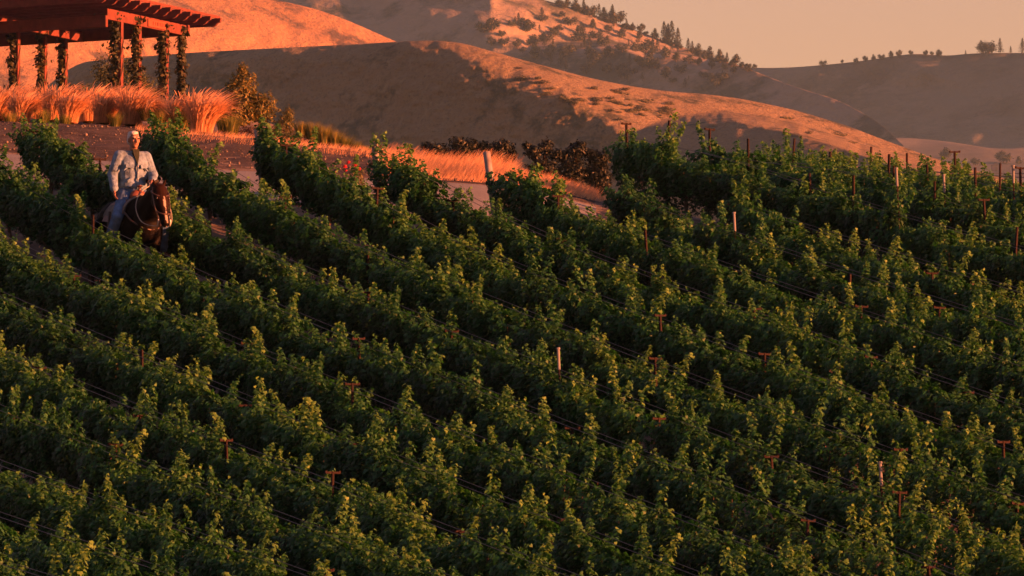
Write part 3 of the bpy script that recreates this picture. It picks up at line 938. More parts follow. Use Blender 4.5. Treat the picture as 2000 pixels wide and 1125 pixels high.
def blades(name, r, n, H, spread, width, wind=0.0, droop=0.5, seg=5, base_r=0.05, taper=True, plume=0.0, hjit=0.3):
    """Arching ribbons. wind bends them towards +x; plume widens the upper part into a feather of short hairs."""
    V, F, TN = [], [], []
    for i in range(n):
        a = r.uniform(0, 2 * math.pi); q = math.sqrt(r.random())
        bx, by = base_r * q * math.cos(a), base_r * q * math.sin(a)
        h = H * r.uniform(1 - hjit, 1.0)
        lean = np.array([math.cos(a) * spread * q + wind * r.uniform(0.4, 1.4) + r.normal(0, 0.07), math.sin(a) * spread * q * 0.8 + r.normal(0, 0.07)])
        dr = droop * r.uniform(0.5, 1.5)
        tone = r.uniform(0.05, 0.95)
        side = np.array([-math.sin(a + 0.5), math.cos(a + 0.5), 0.0])
        pts = []
        for k in range(seg + 1):
            t = k / seg
            pts.append(np.array([bx + lean[0] * h * t ** 1.8, by + lean[1] * h * t ** 1.8, h * (t - dr * t ** 3 * 0.6)]))
        b0 = len(V)
        for k, p in enumerate(pts):
            t = k / seg
            w = width * (1 - t * 0.9) if taper else width
            if plume and t > 0.45: w = width * (1 + plume * math.sin(math.pi * min(1, (t - 0.45) / 0.55)))
            V.append(p - side * w / 2); V.append(p + side * w / 2); TN += [tone, tone]
        for k in range(seg):
            F.append((b0 + 2 * k, b0 + 2 * k + 1, b0 + 2 * k + 3, b0 + 2 * k + 2))
    me = mesh_np(name, np.array(V), np.array(F), True)
    point_attr(me, 'tone', TN)
    return me

PL = [blades('plume', rng, 760, 0.98, 0.42, 0.0075, wind=0.30, droop=0.6, seg=9, base_r=0.22, plume=2.0, hjit=0.5) for _ in range(4)]
PLS = [blades('plume', rng, 330, 0.7, 0.16, 0.006, wind=0.5, droop=1.1, seg=9, base_r=0.07, plume=2.0) for _ in range(2)]
TU_ = [blades('tuft', rng, 420, 0.42, 0.75, 0.007, wind=0.15, droop=0.5, base_r=0.12) for _ in range(3)]
GT = [blades('tuft', rng, 420, 0.55, 0.45, 0.009, wind=0.06, droop=0.25, base_r=0.14) for _ in range(3)]
for me in PL + PLS: me.materials.append(M['plume'])
for me in TU_: me.materials.append(M['grass_blade'])
for me in GT: me.materials.append(M['green_blade'])

def ornamental(u, v, Y, s, plume, label, group='plumed grasses along the terrace', green=False, ps=1.0, dx=0.0):
    g = P(u, v, Y)
    root = empty('ornamental_grass', tuple(g))
    tag(root, label, 'ornamental grass', group)
    root.scale = (s, s, s)
    root.rotation_euler = (0, 0, random.uniform(-0.35, 0.35))
    link('tuft', random.choice(GT if green else TU_), None, root)
    if plume is not None:
        p = link('plume', random.choice(plume), None, root)
        p.scale = (ps, ps, ps); p.location = (dx, 0, 0.02)
OG = [(0, 236, 101, 0.85, 'pale plumed grass cut by the left photo edge'), (46, 240, 100, 0.8, 'pale plumed grass under the left post of the pergola'),
      (70, 236, 104, 0.7, 'short plumed grass behind the left clumps'), (112, 238, 101, 0.95, 'wide plumed grass left of the low green shrub'), (140, 242, 99, 0.8, 'plumed grass leaning over the small rocks'),
      (180, 240, 101, 0.95, 'bright plumed grass straight above the rocks'), (208, 243, 100, 0.85, 'plumed grass above the rider, left of the corner post'), (238, 242, 102, 1.02, "tall plumed grass straight above the rider's head"),
      (262, 246, 99.5, 0.95, 'plumed grass drooping to the bare bank'), (330, 250, 103, 0.8, 'low plumed grass at the foot of the rightmost posts'), (352, 252, 101, 0.85, 'plumed grass just left of the tall drooping clump'),
      (382, 256, 101, 1.02, 'tall drooping plumed grass, second from the right'), (398, 262, 99, 1.05, 'rightmost plumed grass, its plumes hanging to the bank'), (90, 232, 106, 0.8, 'plumed grass behind the wide clump by the third post')]
OG += [(22, 232, 105, 0.9, 'plumed grass between the left edge clump and the left post'), (222, 236, 106, 0.9, 'plumed grass at the foot of the corner post')]
for (u, v, Y, s_, lb) in OG: ornamental(u - 6, v, Y, s_ * 0.86, PL, lb)
ornamental(286, 236, 99, 0.72, PLS, 'small egg-shaped drooping plume apart from the row', ps=1.15)
for (u, v, Y, s_, lb) in [(62, 222, 108, 0.85, 'green grass tuft below the middle post of the left beam'), (300, 226, 108, 0.7, 'green grass tuft behind the small drooping plume'), (352, 256, 99.5, 0.8, 'broad green grass tuft left of the hanging plumes'),
                          (325, 244, 103, 0.7, 'green grass tuft below the rightmost pergola post'), (450, 268, 100, 0.82, 'tall upright green grass tuft right of the hanging plumes'), (438, 262, 104, 0.7, 'green grass tuft between hanging plumes and gold shrub'),
                          (20, 248, 98.5, 0.55, 'low green tuft near the left photo edge'), (84, 246, 98.5, 0.6, 'low green tuft under the left beam plumes'), (128, 250, 98, 0.5, 'low green tuft left of the small rocks'), (225, 250, 98.5, 0.55, "low green tuft above the rider's head"), (310, 252, 99, 0.7, 'green tuft right of the small drooping plume')]:
    ornamental(u, v, Y, s_, None, lb, 'green grass tufts along the terrace', True)
for i, (u, v, s_) in enumerate([(588, 268, 0.62), (610, 274, 0.72), (632, 282, 0.75), (654, 290, 0.72), (674, 298, 0.66), (694, 305, 0.6), (713, 310, 0.5)]):
    ornamental(u, v, 106, s_, None, 'yellow-green wild grass tuft, ' + ORD[i] + ' down the slope right of the brown shrub', 'wild grass tufts on the slope', True)

# tall dry grass on the bank, one mass
def dry_grass():
    r = rng
    V, F, TN = [], [], []
    def blade(x, y, z, h, lean, w, tone):
        b0 = len(V)
        a = r.uniform(0, math.pi); sx, sy = math.cos(a) * w, math.sin(a) * w
        ly = r.normal(0, 0.1)
        for k in range(4):
            t = k / 3
            q = w and (1 - 0.75 * t)
            X = x + lean * h * t ** 1.6; Yy = y + ly * h * t; Z = z + h * (t - 0.18 * abs(lean) * t ** 2)
            V.append((X - sx * q, Yy - sy * q, Z)); V.append((X + sx * q, Yy + sy * q, Z)); TN.extend((tone, tone))
        for k in range(3): F.append((b0 + 2 * k, b0 + 2 * k + 1, b0 + 2 * k + 3, b0 + 2 * k + 2))
    N_ = 0
    while N_ < 16000:
        u = r.uniform(730, 1340); Y = r.uniform(88.6, 96)
        if u > 1160 and r.random() < 0.75: continue
        if u < 790 and r.random() > (u - 730) / 60: continue
        x = (u - 1000) / FPX * Y; 
        V_n = (u, Y)
        h = (0.16 + 0.26 * r.random()) * (0.6 + 0.4 * vnoise(x * 2.0, Y * 0.8, 4)) * (0.55 if u > 1000 else 1.0) * (0.5 if Y < 89.6 else 1)
        blade(x, Y, 0, h, r.uniform(0.25, 0.8), 0.0032, r.uniform(0, 1)); N_ += 1
    for i in range(3400):                      # thin fringe along the lip of the bank and below the clumps
        u = 760 - 500 * r.random() ** 1.3; Y = r.uniform(94.5, 98)
        x = (u - 1000) / FPX * Y
        blade(x, Y, 0, r.uniform(0.03, 0.12), r.uniform(0.1, 0.8), 0.003, r.uniform(0, 0.9))
    V = np.array(V, float)
    V[:, 2] += np.repeat(terrain(V[::8, 0], V[::8, 1]), 8) + 0.03
    me = mesh_np('dry_grass', V, np.array(F), True); point_attr(me, 'tone', TN)
    tag(link('dry_grass', me, M['plume']), 'tall dry straw grass glowing on the end of the bank', 'grass', kind='stuff')
dry_grass()

# weeds and straw between the rows
def weeds():
    r = rng
    n = 9000
    x = r.uniform(-8, 9, n); y = r.uniform(56, 84, n)
    ph = (x * ROW_N.x + y * ROW_N.y - ROW_C0) / ROW_S
    ph = ph - np.round(ph)
    keep = (np.abs(ph) > 0.2) & (fbm(x * 0.7, y * 0.5, 77) > -0.1)
    x, y = x[keep], y[keep]; n = len(x)
    z = terrain(x, y) + 0.02
    C = np.stack([x, y, z], 1)
    a = r.uniform(0, 6.28, n); h = r.uniform(0.02, 0.07, n)
    d = np.stack([np.cos(a) * 0.02, np.sin(a) * 0.02, np.zeros(n)], 1)
    tip = C + np.stack([r.normal(0, 0.03, n), r.normal(0, 0.03, n), h], 1)
    V = np.stack([C - d * 0.35, C + d * 0.35, tip], 1).reshape(-1, 3)
    me = mesh_np('weeds', V, np.arange(3 * n).reshape(-1, 3)); point_attr(me, 'tone', np.repeat(r.uniform(0, 0.6, n), 3))
    tag(link('weeds', me, M['plume']), 'sparse dry stubble on the soil between the vine rows', 'weeds', kind='stuff')
weeds()

# ------------------------------------------------------------------ rocks and gravel on the bank
M['stone'] = plain('brown_stone', (0.11, 0.09, 0.08), 0.9, 0.5, 3)
M['rock'] = plain('pale_rock', (0.34, 0.25, 0.21), 0.9, 0.25, 14, 0.01, 40)
def rock_mesh(name, r, sub=2):
    bm = bmesh.new(); bmesh.ops.create_icosphere(bm, subdivisions=sub, radius=1)
    o = r.uniform(0, 50)
    for v in bm.verts:
        p = v.co
        k = 1 + 0.35 * float(vnoise(p.x * 1.3 + o, p.y * 1.3 + p.z * 0.9)) + 0.12 * float(vnoise(p.x * 4 + o, p.z * 4))
        v.co = Vector((p.x * k, p.y * k * 0.85, p.z * k * 0.7))
    me = bpy.data.meshes.new(name); bm.to_mesh(me); bm.free()
    return me
for (u, v, w, lb) in [(181, 264, 14, 'largest pale rock on the bank, left of the rider'), (162, 258, 9, 'smaller pale rock just left of the largest one'), (204, 251, 6, 'small rock under the plumed grasses'), (296, 262, 8, 'pale rock above the vine right of the rider'),
                      (574, 322, 9, 'small pale rock on the bank beside the pale end post'), (640, 306, 7, 'small rock on the lit lip of the bank'), (905, 334, 22, 'dark low rock in the dry grass left of the bare post')]:
    lo_, hi_ = 88.5, 110.0
    for _ in range(30):
        mid_ = (lo_ + hi_) / 2
        g = G(u, mid_)
        if v_of(g.y, g.z) > v: lo_ = mid_
        else: hi_ = mid_
    g = G(u, lo_)
    o = link('rock', rock_mesh('rock', rng), M['rock'] if w < 20 else M['gravel'])
    o.location = (g.x, g.y, g.z + px(w * 0.18, lo_)); s_ = px(w * 0.55, lo_)
    o.scale = (s_, s_, s_ * 0.9); o.rotation_euler = (0, 0, random.uniform(0, 6))
    tag(o, lb, 'rock', 'rocks on the bank')
def gravel():
    r = rng
    V, F = [], []
    ico = rock_mesh('tmp', r, 1)
    bv = np.array([v.co for v in ico.vertices]); bf = np.array([p.vertices for p in ico.polygons])
    bpy.data.meshes.remove(ico)
    n = 2600
    x = r.uniform(-13, 0.5, n); y = 88.4 + (r.random(n) ** 1.2) * 9
    z = terrain(x, y) + 0.05
    s = 0.007 + 0.024 * r.random(n) ** 5
    for i in range(n):
        V.append(bv * s[i] * r.uniform(0.7, 1.3, 3) + np.array([x[i], y[i], z[i]])); F.append(bf + i * len(bv))
    tag(link('gravel', mesh_np('gravel', np.concatenate(V), np.concatenate(F)), M['stone']), 'scattered gravel and small stones over the earth bank', 'gravel', kind='stuff')
gravel()

# ------------------------------------------------------------------ roses at the row ends
M['rose_red'] = plain('red_petal', (0.3, 0.012, 0.02), 0.6, 0.3, 30)
M['rose_white'] = plain('white_petal', (0.4, 0.36, 0.35), 0.6, 0.1, 30)
def rose_mesh():
    b = MB()
    for ring, (n, rr, zz, tl) in enumerate(((6, 0.032, 0.0, 0.5), (5, 0.02, 0.012, 0.9), (3, 0.01, 0.02, 1.2))):
        for k in range(n):
            a = 2 * math.pi * k / n + ring
            b.ell((math.cos(a) * rr, math.sin(a) * rr, zz), (0.024, 0.017, 0.008), Euler((0, -tl, a)).to_matrix(), 7, 5)
    return b.mesh('bloom', True)
ROSE = {}
for key in ('rose_red', 'rose_white'):
    ROSE[key] = rose_mesh(); ROSE[key].materials.append(M[key])
def rose_bush(u, v, Y, key, blooms, label):
    g = G(u, Y)
    top = z_of(v, Y) - g.z
    root = empty('rose_bush', tuple(g)); tag(root, label, 'rose bush', 'rose bushes at the row ends')
    lb = [(0, 0, top * 0.55, 0.2, 0.18, top * 0.42), (0.1, 0, top * 0.7, 0.14, 0.12, top * 0.25), (-0.1, 0.05, top * 0.4, 0.16, 0.15, top * 0.3)]
    link('foliage', bush_mesh('foliage', rng, lb, 800, 0.05), M['green_shrub'], root)
    link('stems', branches('stems', rng, lb, 0.012), M['bark'], root)
    for (du, dv, s_) in blooms:
        o = link('bloom', ROSE[key], None, root)
        o.location = (px(du, Y), -0.16 + random.uniform(-0.05, 0.05), top - px(dv, Y)); o.scale = (s_ * 0.7, s_ * 0.7, s_ * 0.7)
        o.rotation_euler = (random.uniform(0.4, 1.1), random.uniform(-0.4, 0.4), 0)
rose_bush(686, 322, 85.5, 'rose_red', [(-12, 6, 1.0), (-5, -2, 0.9), (8, 2, 1.1), (16, 10, 0.8), (-10, 14, 0.7), (2, 46, 0.6)], 'red rose bush at the road beside a row end')
rose_bush(632, 352, 85.2, 'rose_white', [(-22, 2, 0.7), (-6, 10, 0.7), (6, -2, 0.8), (18, 6, 0.7), (30, 14, 0.8), (48, 6, 0.9), (56, 20, 0.8), (66, 12, 0.7), (40, 28, 0.7)], 'white rose bush left of the red roses')

# ------------------------------------------------------------------ pale stakes among the vines
def stake(u, v_top, Y, h, label, orange=False):
    p = P(u, v_top, Y)
    root = empty('stake', (p.x, p.y, p.z - h)); tag(root, label, 'stake', 'pale stakes among the vines')
    root.rotation_euler = (0, random.uniform(-0.06, 0.0), 0)
    MB().tube([(0, 0, h - 0.24), (0, 0, h)], 0.018, 8).build('sleeve', M['white_tube'], root)
    MB().tube([(0, 0, -0.9), (0, 0, h - 0.24)], 0.011, 6).build('pole', M['rust'], root)
    MB().tube([(0, 0, h), (0, 0, h + 0.02)], [0.027, 0.024], 8).build('cap', M['white_tube'], root)
def rowY(k, u):
    lo_, hi_ = 50.0, 97.0
    c = ROW_C0 + k * ROW_S
    t = (u - 1000) / FPX
    return c / (ROW_N.x * t + ROW_N.y)
stake(1437, 417, rowY(5, 1437) - 0.06, 0.5, 'short pale stake among the vines below the crest')
stake(1725, 905, rowY(-0, 1725) - 0.06, 0.6, 'tall pale stake standing free at the lower right')
stake(1093, 682, rowY(0, 1093) - 0.06, 0.4, 'short pale stake in the middle of the vineyard')
stake(1754, 330, rowY(7.45, 1754) - 0.06, 0.5, 'pale stake beside a dark post on the crest')
stake(1980, 325, rowY(9.45, 1980) - 0.06, 0.5, 'sunlit pale stake at the right edge of the crest')
stake(1845, 343, rowY(8.45, 1845) - 0.06, 0.4, 'short sunlit stake on the crest under the hill foot')

# ------------------------------------------------------------------ trees on the far hills
M['far_leaf'] = leafy('far_tree_leaf', (0.010, 0.016, 0.010), (0.02, 0.028, 0.017), (0.035, 0.042, 0.024), 0.05)
def conifer_mesh(r):
    C, N, T, S, TN = [], [], [], [], []
    H = 1.0
    for i in range(520):
        t = r.random() ** 0.8
        rad = 0.26 * (1 - t) ** 0.75 * (0.5 + 0.5 * abs(math.sin(t * 21 + 2 * math.sin(i * 0.7)))) + 0.015
        a = r.uniform(0, 6.28); q = r.uniform(0.45, 1.15)
        C.append((math.cos(a) * rad * q, math.sin(a) * rad * q, 0.12 + t * 0.88)); N.append((math.cos(a) * 0.6, math.sin(a) * 0.6, 0.8) + r.normal(0, 0.3, 3)); T.append((math.cos(a), math.sin(a), -0.35))
        S.append(r.uniform(0.06, 0.12) * (1.1 - 0.5 * t)); TN.append(r.random())
    return leaves('crown', C, N, T, np.array(S), np.array(TN), 'oval')
def trunk_mesh(h, rad):
    return MB().tube([(0, 0, -0.12), (0.01, 0, h * 0.5), (0, 0.01, h)], [rad, rad * 0.7, rad * 0.2], 6).mesh('trunk')
CON = [conifer_mesh(rng) for _ in range(4)]
def rl(*a): return list(a)
RND = [bush_mesh('crown', rng, lb, 620, 0.15, 'oval', tone=(0, 1)) for lb in (
    [(0, 0, .42, .42, .38, .36), (.28, 0, .62, .26, .24, .26), (-.3, .05, .5, .28, .26, .26), (.1, 0, .82, .2, .18, .18)],
    [(0, 0, .4, .5, .4, .34), (-.2, 0, .68, .28, .24, .26), (.4, 0, .36, .3, .24, .26), (-.5, 0, .25, .25, .2, .2)],
    [(0, 0, .5, .28, .28, .42), (.2, 0, .36, .3, .26, .3), (-.26, 0, .3, .26, .24, .26), (-.05, 0, .86, .16, .16, .18)],
    [(0, 0, .3, .6, .45, .28), (.35, 0, .5, .3, .26, .28), (-.3, 0, .55, .26, .24, .26)])]
TRK_C = trunk_mesh(0.9, 0.025); TRK_R = trunk_mesh(0.6, 0.05)
for me in CON + RND: me.materials.append(M['far_leaf'])
for me in (TRK_C, TRK_R): me.materials.append(M['bark'])
def far_tree(u, v, h_px, kind, hillY, crest, label, group, wide=1.0):
    Yt = float(hillY(np.array([float(u)]), np.array([float(v)]), np.array([float(max(0, v - crest(np.array([float(u)]))[0]))]))[0]) - 2
    p = P(u, v, Yt)
    h = px(h_px * 1.25, Yt)
    root = empty('conifer_tree' if kind == 'c' else 'round_tree', (p.x, p.y, p.z - h * 0.04), random.uniform(0, 6))
    root.scale = (h * wide, h * wide, h)
    tag(root, label, 'tree', group)
    link('crown', random.choice(CON if kind == 'c' else RND), None, root)
    link('trunk', TRK_C if kind == 'c' else TRK_R, None, root)
g1 = 'trees along the skyline of the tree-dotted hill'
for (u, v, h_, k_, lb) in [(1108, 12, 14, 'r', 'low round tree at the top of the tree-dotted skyline'), (1124, 18, 16, 'r', 'second round tree down the skyline'), (1140, 24, 22, 'c', 'pointed conifer high on the skyline'), (1152, 28, 20, 'r', 'broad tree in the upper skyline clump'),
        (1170, 33, 22, 'c', 'conifer in the upper skyline clump'), (1180, 37, 18, 'r', 'round tree ending the upper skyline clump'), (1196, 44, 30, 'c', 'tall ragged conifer alone on the upper skyline'), (1204, 44, 26, 'r', 'broad tree leaning on the tall ragged conifer'),
        (1224, 53, 14, 'c', 'small conifer on the skyline'), (1236, 57, 12, 'c', 'tiny conifer right of the small one'), (1252, 62, 14, 'r', 'round tree with a flat crown on the skyline'), (1279, 74, 15, 'r', 'round tree alone left of the tall conifers'),
        (1297, 82, 34, 'c', 'leftmost of the tall conifer group'), (1305, 84, 32, 'c', 'second of the tall conifer group'), (1312, 88, 40, 'c', 'tallest conifer of the group'), (1324, 92, 32, 'c', 'rightmost of the tall conifer group'), (1302, 84, 26, 'c', 'short conifer in front of the tall group'),
        (1344, 103, 24, 'c', 'thin conifer below the tall group'), (1352, 106, 22, 'c', 'thin conifer beside the round one below the tall group'), (1364, 110, 20, 'r', 'big round tree on the lower skyline'), (1386, 115, 20, 'r', 'open round tree on the lower skyline'),
        (1406, 121, 20, 'r', 'pale open tree on the lower skyline'), (1420, 123, 18, 'c', 'conifer on the lower skyline'), (1438, 126, 18, 'r', 'flat-topped tree on the lower skyline'), (1462, 132, 9, 'r', 'low bush at the saddle of the skyline'), (1474, 133, 8, 'r', 'lowest bush at the saddle of the skyline'),
        (1396, 122, 14, 'r', 'low tree filling the lower skyline'), (1376, 116, 14, 'r', 'low tree beside the big round one on the skyline')]:
    far_tree(u, v, h_, k_, tree_Y, tree_crest, lb, g1)
g2 = 'trees scattered over the face of the tree-dotted hill'
FACE = [(1115, 47, 16, 'r'), (1135, 66, 18, 'c'), (1131, 80, 24, 'r'), (1158, 54, 14, 'r'), (1165, 74, 16, 'r'), (1170, 88, 18, 'c'), (1188, 62, 12, 'r'), (1198, 52, 12, 'c'), (1214, 72, 14, 'r'), (1216, 64, 10, 'r'), (1186, 84, 12, 'r'),
        (1142, 94, 18, 'c'), (1228, 90, 12, 'c'), (1246, 84, 20, 'c'), (1250, 74, 12, 'r'), (1262, 104, 26, 'r'), (1275, 106, 26, 'c'), (1284, 100, 22, 'c'), (1312, 98, 14, 'c'), (1324, 105, 12, 'c'), (1240, 100, 16, 'r'), (1215, 100, 16, 'r'), (1190, 108, 18, 'r'),
        (1150, 108, 16, 'r'), (1300, 112, 18, 'r'), (1320, 118, 14, 'r'), (1345, 122, 14, 'r'), (1365, 126, 12, 'r'), (1390, 132, 12, 'r'), (1415, 134, 10, 'r'), (1433, 142, 12, 'r'), (1390, 158, 14, 'r'), (1411, 154, 14, 'c'), (1345, 157, 8, 'c'), (1400, 168, 14, 'r'),
        (1268, 130, 24, 'r'), (1285, 138, 22, 'c'), (1230, 125, 18, 'c'), (1160, 130, 22, 'c'), (1145, 142, 18, 'r'), (1185, 140, 18, 'r'), (1330, 140, 16, 'r'), (1300, 150, 18, 'r'), (1210, 140, 16, 'r'), (1100, 110, 18, 'r'), (1080, 95, 16, 'c'), (1060, 80, 14, 'r'),
        (1040, 108, 18, 'c'), (1010, 92, 14, 'r'), (1075, 122, 22, 'c'), (1105, 138, 20, 'c'), (980, 70, 12, 'r'), (1000, 50, 12, 'r'), (960, 86, 14, 'r'), (1030, 60, 12, 'r'), (940, 60, 12, 'r'), (1090, 60, 12, 'r'), (1060, 40, 12, 'r'), (1098, 32, 10, 'r')]
cnt = {'c': 0, 'r': 0}
for (u, v, h_, k_) in sorted(FACE):
    cnt[k_] += 1
    far_tree(u, v, h_, k_, tree_Y, tree_crest, '%s dark %s tree from the left on the face of the tree-dotted hill' % (ordw(cnt[k_]), 'pointed' if k_ == 'c' else 'round'), g2, 1.0 if k_ == 'c' else 1.15)
for i, u in enumerate(sorted(random.uniform(1085, 1480) for _ in range(46))):
    cv = float(tree_crest(np.array([u]))[0]); v = cv + random.uniform(0, 5)
    far_tree(u, v, random.uniform(5, 11), 'r', tree_Y, tree_crest, ordw(i + 1) + ' low dark bush from the left on the tree-dotted skyline', 'low bushes on the tree-dotted skyline', 1.5)
n_w = 0
for u in sorted(random.uniform(930, 1440) for _ in range(60)):
    cv = float(tree_crest(np.array([u]))[0]); v = max(cv, 0) + 30 + random.random() ** 0.7 * 90
    if v > float(mid_crest(np.array([u]))[0]) - 4: continue
    n_w += 1
    far_tree(u, v, random.uniform(9, 20), random.choice('rrc'), tree_Y, tree_crest, ordw(n_w) + ' tree from the left in the woods low on the tree-dotted hill', 'woods on the lower face', 1.3)
g3 = 'trees along the skyline of the farthest hill'
for (u, v, h_, k_, lb) in [(1608, 128, 11, 'r', 'lone round tree on the dip of the far skyline'), (1645, 123, 6, 'r', 'tiny tree at the left end of the far hedge line'), (1672, 122, 9, 'r', 'first round tree of the far hedge line'), (1690, 120, 10, 'r', 'second round tree of the far hedge line'), (1706, 117, 9, 'r', 'third tree of the far hedge line'),
        (1722, 115, 10, 'r', 'fourth tree of the far hedge line'), (1740, 112, 11, 'r', 'fifth tree of the far hedge line'), (1756, 110, 11, 'r', 'sixth tree, right end of the far hedge line'), (1779, 107, 8, 'r', 'small round tree right of the far hedge line'), (1808, 108, 9, 'r', 'left tree of the pair by the far lit patch'), (1834, 109, 12, 'r', 'right tree of the pair by the far lit patch'),
        (1820, 108, 7, 'r', 'smallest tree between the pair by the far lit patch'), (1886, 107, 8, 'c', 'tiny conifer on the far skyline'), (1921, 103, 24, 'r', 'left half of the twin-crowned tree on the far skyline'), (1932, 103, 23, 'r', 'right half of the twin-crowned tree on the far skyline'), (1953, 104, 25, 'c', 'slender conifer right of the twin-crowned tree'),
        (1974, 104, 12, 'c', 'small conifer right of the slender one'), (1997, 105, 26, 'c', 'conifer cut by the right photo edge')]:
    far_tree(u, v, h_, k_, far_Y, far_crest, lb, g3)
vc = interp([(1500, 300), (1680, 276), (1760, 268), (1850, 276), (1950, 292), (2050, 284), (2250, 280)])
for (u, v, h_, k_, lb) in [(1846, 308, 18, 'r', 'hazy round tree at the foot of the sunlit hill'), (1960, 318, 20, 'r', 'hazy tree beside the dark shed in the valley'), (1990, 320, 12, 'r', 'hazy low tree at the right edge of the valley'), (1905, 322, 12, 'r', 'hazy tree left of the dark shed')]:
    far_tree(u, v, h_, k_, valley_Y, vc, lb, 'hazy trees in the valley', 1.3)

# shrubs on the near hill
M['sage'] = leafy('hill_shrub_leaf', (0.03, 0.034, 0.018), (0.06, 0.065, 0.03), (0.11, 0.10, 0.045), 0.1)
SG = [bush_mesh('foliage', rng, [(0, 0, .2, .5, .4, .3), (.3, 0, .15, .4, .35, .25), (-.35, .1, .12, .35, .3, .2)], 260, 0.16, 'oval', tone=(0, 1)) for _ in range(3)]
STM = MB().tube([(0, 0, -0.3), (0.05, 0, 0.2)], [0.05, 0.02], 5).tube([(0, 0, -0.3), (-0.2, 0, 0.2)], [0.04, 0.02], 5).mesh('stems'); STM.materials.append(M['bark'])
for me in SG: me.materials.append(M['sage'])
SU = sorted(1150 + 170 * random.random() ** 0.9 for _ in range(44)) + sorted(random.uniform(1050, 1140) for _ in range(12)) + sorted(random.uniform(940, 1700) for _ in range(8))
for i, u in enumerate(SU):
    if i < 44:
        v = 172 + (u - 1150) * 0.22 + random.gauss(14, 12)
    elif i < 56:
        v = 165 + (u - 1050) * 0.45 + random.gauss(0, 5)
    else:
        v = float(mid_crest(np.array([u]))[0]) + random.uniform(8, 60)
    cv = float(mid_crest(np.array([u]))[0])
    if v < cv + 5: v = cv + 5 + random.random() * 8
    Yt = float(mid_Y(np.array([u]), np.array([v]), np.array([v - cv]))[0]) - 0.5
    p = P(u, v, Yt)
    root = empty('hill_shrub', (p.x, p.y, p.z - 0.1), random.uniform(0, 6))
    s_ = random.uniform(0.8, 2.2)
    root.scale = (s_ * 1.5, s_, s_ * 0.7)
    where = 'in the green patch below the sunlit ridge' if i < 44 else ('in the dark streak left of the green patch' if i < 56 else 'alone on the dry sunlit slope')
    tag(root, ordw(i + 1 if i < 44 else (i - 43 if i < 56 else i - 55)) + ' small olive shrub from the left ' + where, 'shrub', 'shrubs ' + where)
    link('foliage', random.choice(SG), None, root); link('stems', STM, None, root)

# dark shed far off in the valley
M['shed'] = plain('dark_blue_boards', (0.03, 0.04, 0.07), 0.8, 0.2, 3)
M['shed_roof'] = plain('dark_shed_roof', (0.02, 0.024, 0.034), 0.7, 0.2, 3)
def shed():
    Yt = 2860.0
    p = P(1945, 334, Yt)
    root = empty('shed', tuple(p)); tag(root, 'tiny dark blue shed far off in the hazy valley', 'shed')
    w = px(17, Yt); h = px(10, Yt)
    MB().box((0, 0, h / 2), (w / 2, w / 2.4, h / 2)).build('wall', M['shed'], root)
    MB().prism([(-w * 0.58, h), (w * 0.58, h), (0, h * 1.55)], (0, 0, 0.003), (1, 0, 0), (0, 0, 1), (0, 1, 0), w).build('roof', M['shed_roof'], root)
    MB().box((w * 0.1, -w / 2.4 - 0.05, h * 0.4), (w * 0.12, 0.05, h * 0.4)).build('door', M['shed_roof'], root)
shed()

# ------------------------------------------------------------------ horse and rider in the lane
M['coat'] = None
def coat():
    """Dark bay coat, sun warmth painted into the head, a white blaze down the face."""
    m, n, l, b = nodes_of('dark_bay_coat')
    tc = n.new('ShaderNodeTexCoord')
    nz = n.new('ShaderNodeTexNoise'); nz.inputs['Scale'].default_value = 6; nz.inputs['Detail'].default_value = 5
    l.new(tc.outputs['Object'], nz.inputs['Vector'])
    cr = n.new('ShaderNodeValToRGB')
    cr.color_ramp.elements[0].color = (0.001, 0.0009, 0.0009, 1); cr.color_ramp.elements[1].color = (0.0026, 0.002, 0.0018, 1)
    l.new(nz.outputs['Fac'], cr.inputs['Fac'])
    at = n.new('ShaderNodeAttribute'); at.attribute_name = 'head'
    mx = n.new('ShaderNodeMix'); mx.data_type = 'RGBA'; mx.inputs[7].default_value = (0.012, 0.0052, 0.0035, 1)  # redder head colour, the sun's warmth painted in
    l.new(at.outputs['Fac'], mx.inputs[0]); l.new(cr.outputs[0], mx.inputs[6])
    bl = n.new('ShaderNodeAttribute'); bl.attribute_name = 'blaze'
    m2 = n.new('ShaderNodeMix'); m2.data_type = 'RGBA'; m2.inputs[7].default_value = (0.25, 0.22, 0.2, 1)
    l.new(bl.outputs['Fac'], m2.inputs[0]); l.new(mx.outputs[2], m2.inputs[6])
    l.new(m2.outputs[2], b.inputs['Base Color'])
    b.inputs['Roughness'].default_value = 0.6; b.inputs['Specular IOR Level'].default_value = 0.05
    return m
M['coat'] = coat()
M['hoof'] = plain('hoof', (0.03, 0.025, 0.022), 0.6)
M['mane'] = plain('black_mane', (0.008, 0.006, 0.005), 0.7, 0.4, 30, 0.004, 120)
M['skin'] = plain('skin', (0.19, 0.105, 0.075), 0.6, 0.15, 40)
M['hair'] = plain('white_hair', (0.36, 0.38, 0.40), 0.8, 0.2, 60, 0.004, 90)
M['denim'] = plain('pale_blue_denim', (0.105, 0.175, 0.265), 0.9, 0.45, 11, 0.02, 22)  # strong colour noise imitates the shade of fold creases
M['jeans'] = plain('blue_jeans', (0.05, 0.11, 0.23), 0.9, 0.45, 11, 0.015, 24)  # crease shade imitated by colour noise, as on the jacket
M['shirt'] = plain('dark_green_shirt', (0.012, 0.018, 0.011), 0.9, 0.4, 30)
M['leather'] = plain('brown_leather', (0.11, 0.035, 0.018), 0.5, 0.3, 15, 0.003, 60, 0.5)
M['dark_leather'] = plain('dark_leather', (0.03, 0.016, 0.012), 0.5, 0.3, 15, 0.003, 60, 0.5)
M['pale_strap'] = plain('pale_strap', (0.26, 0.25, 0.23), 0.8, 0.2, 20)
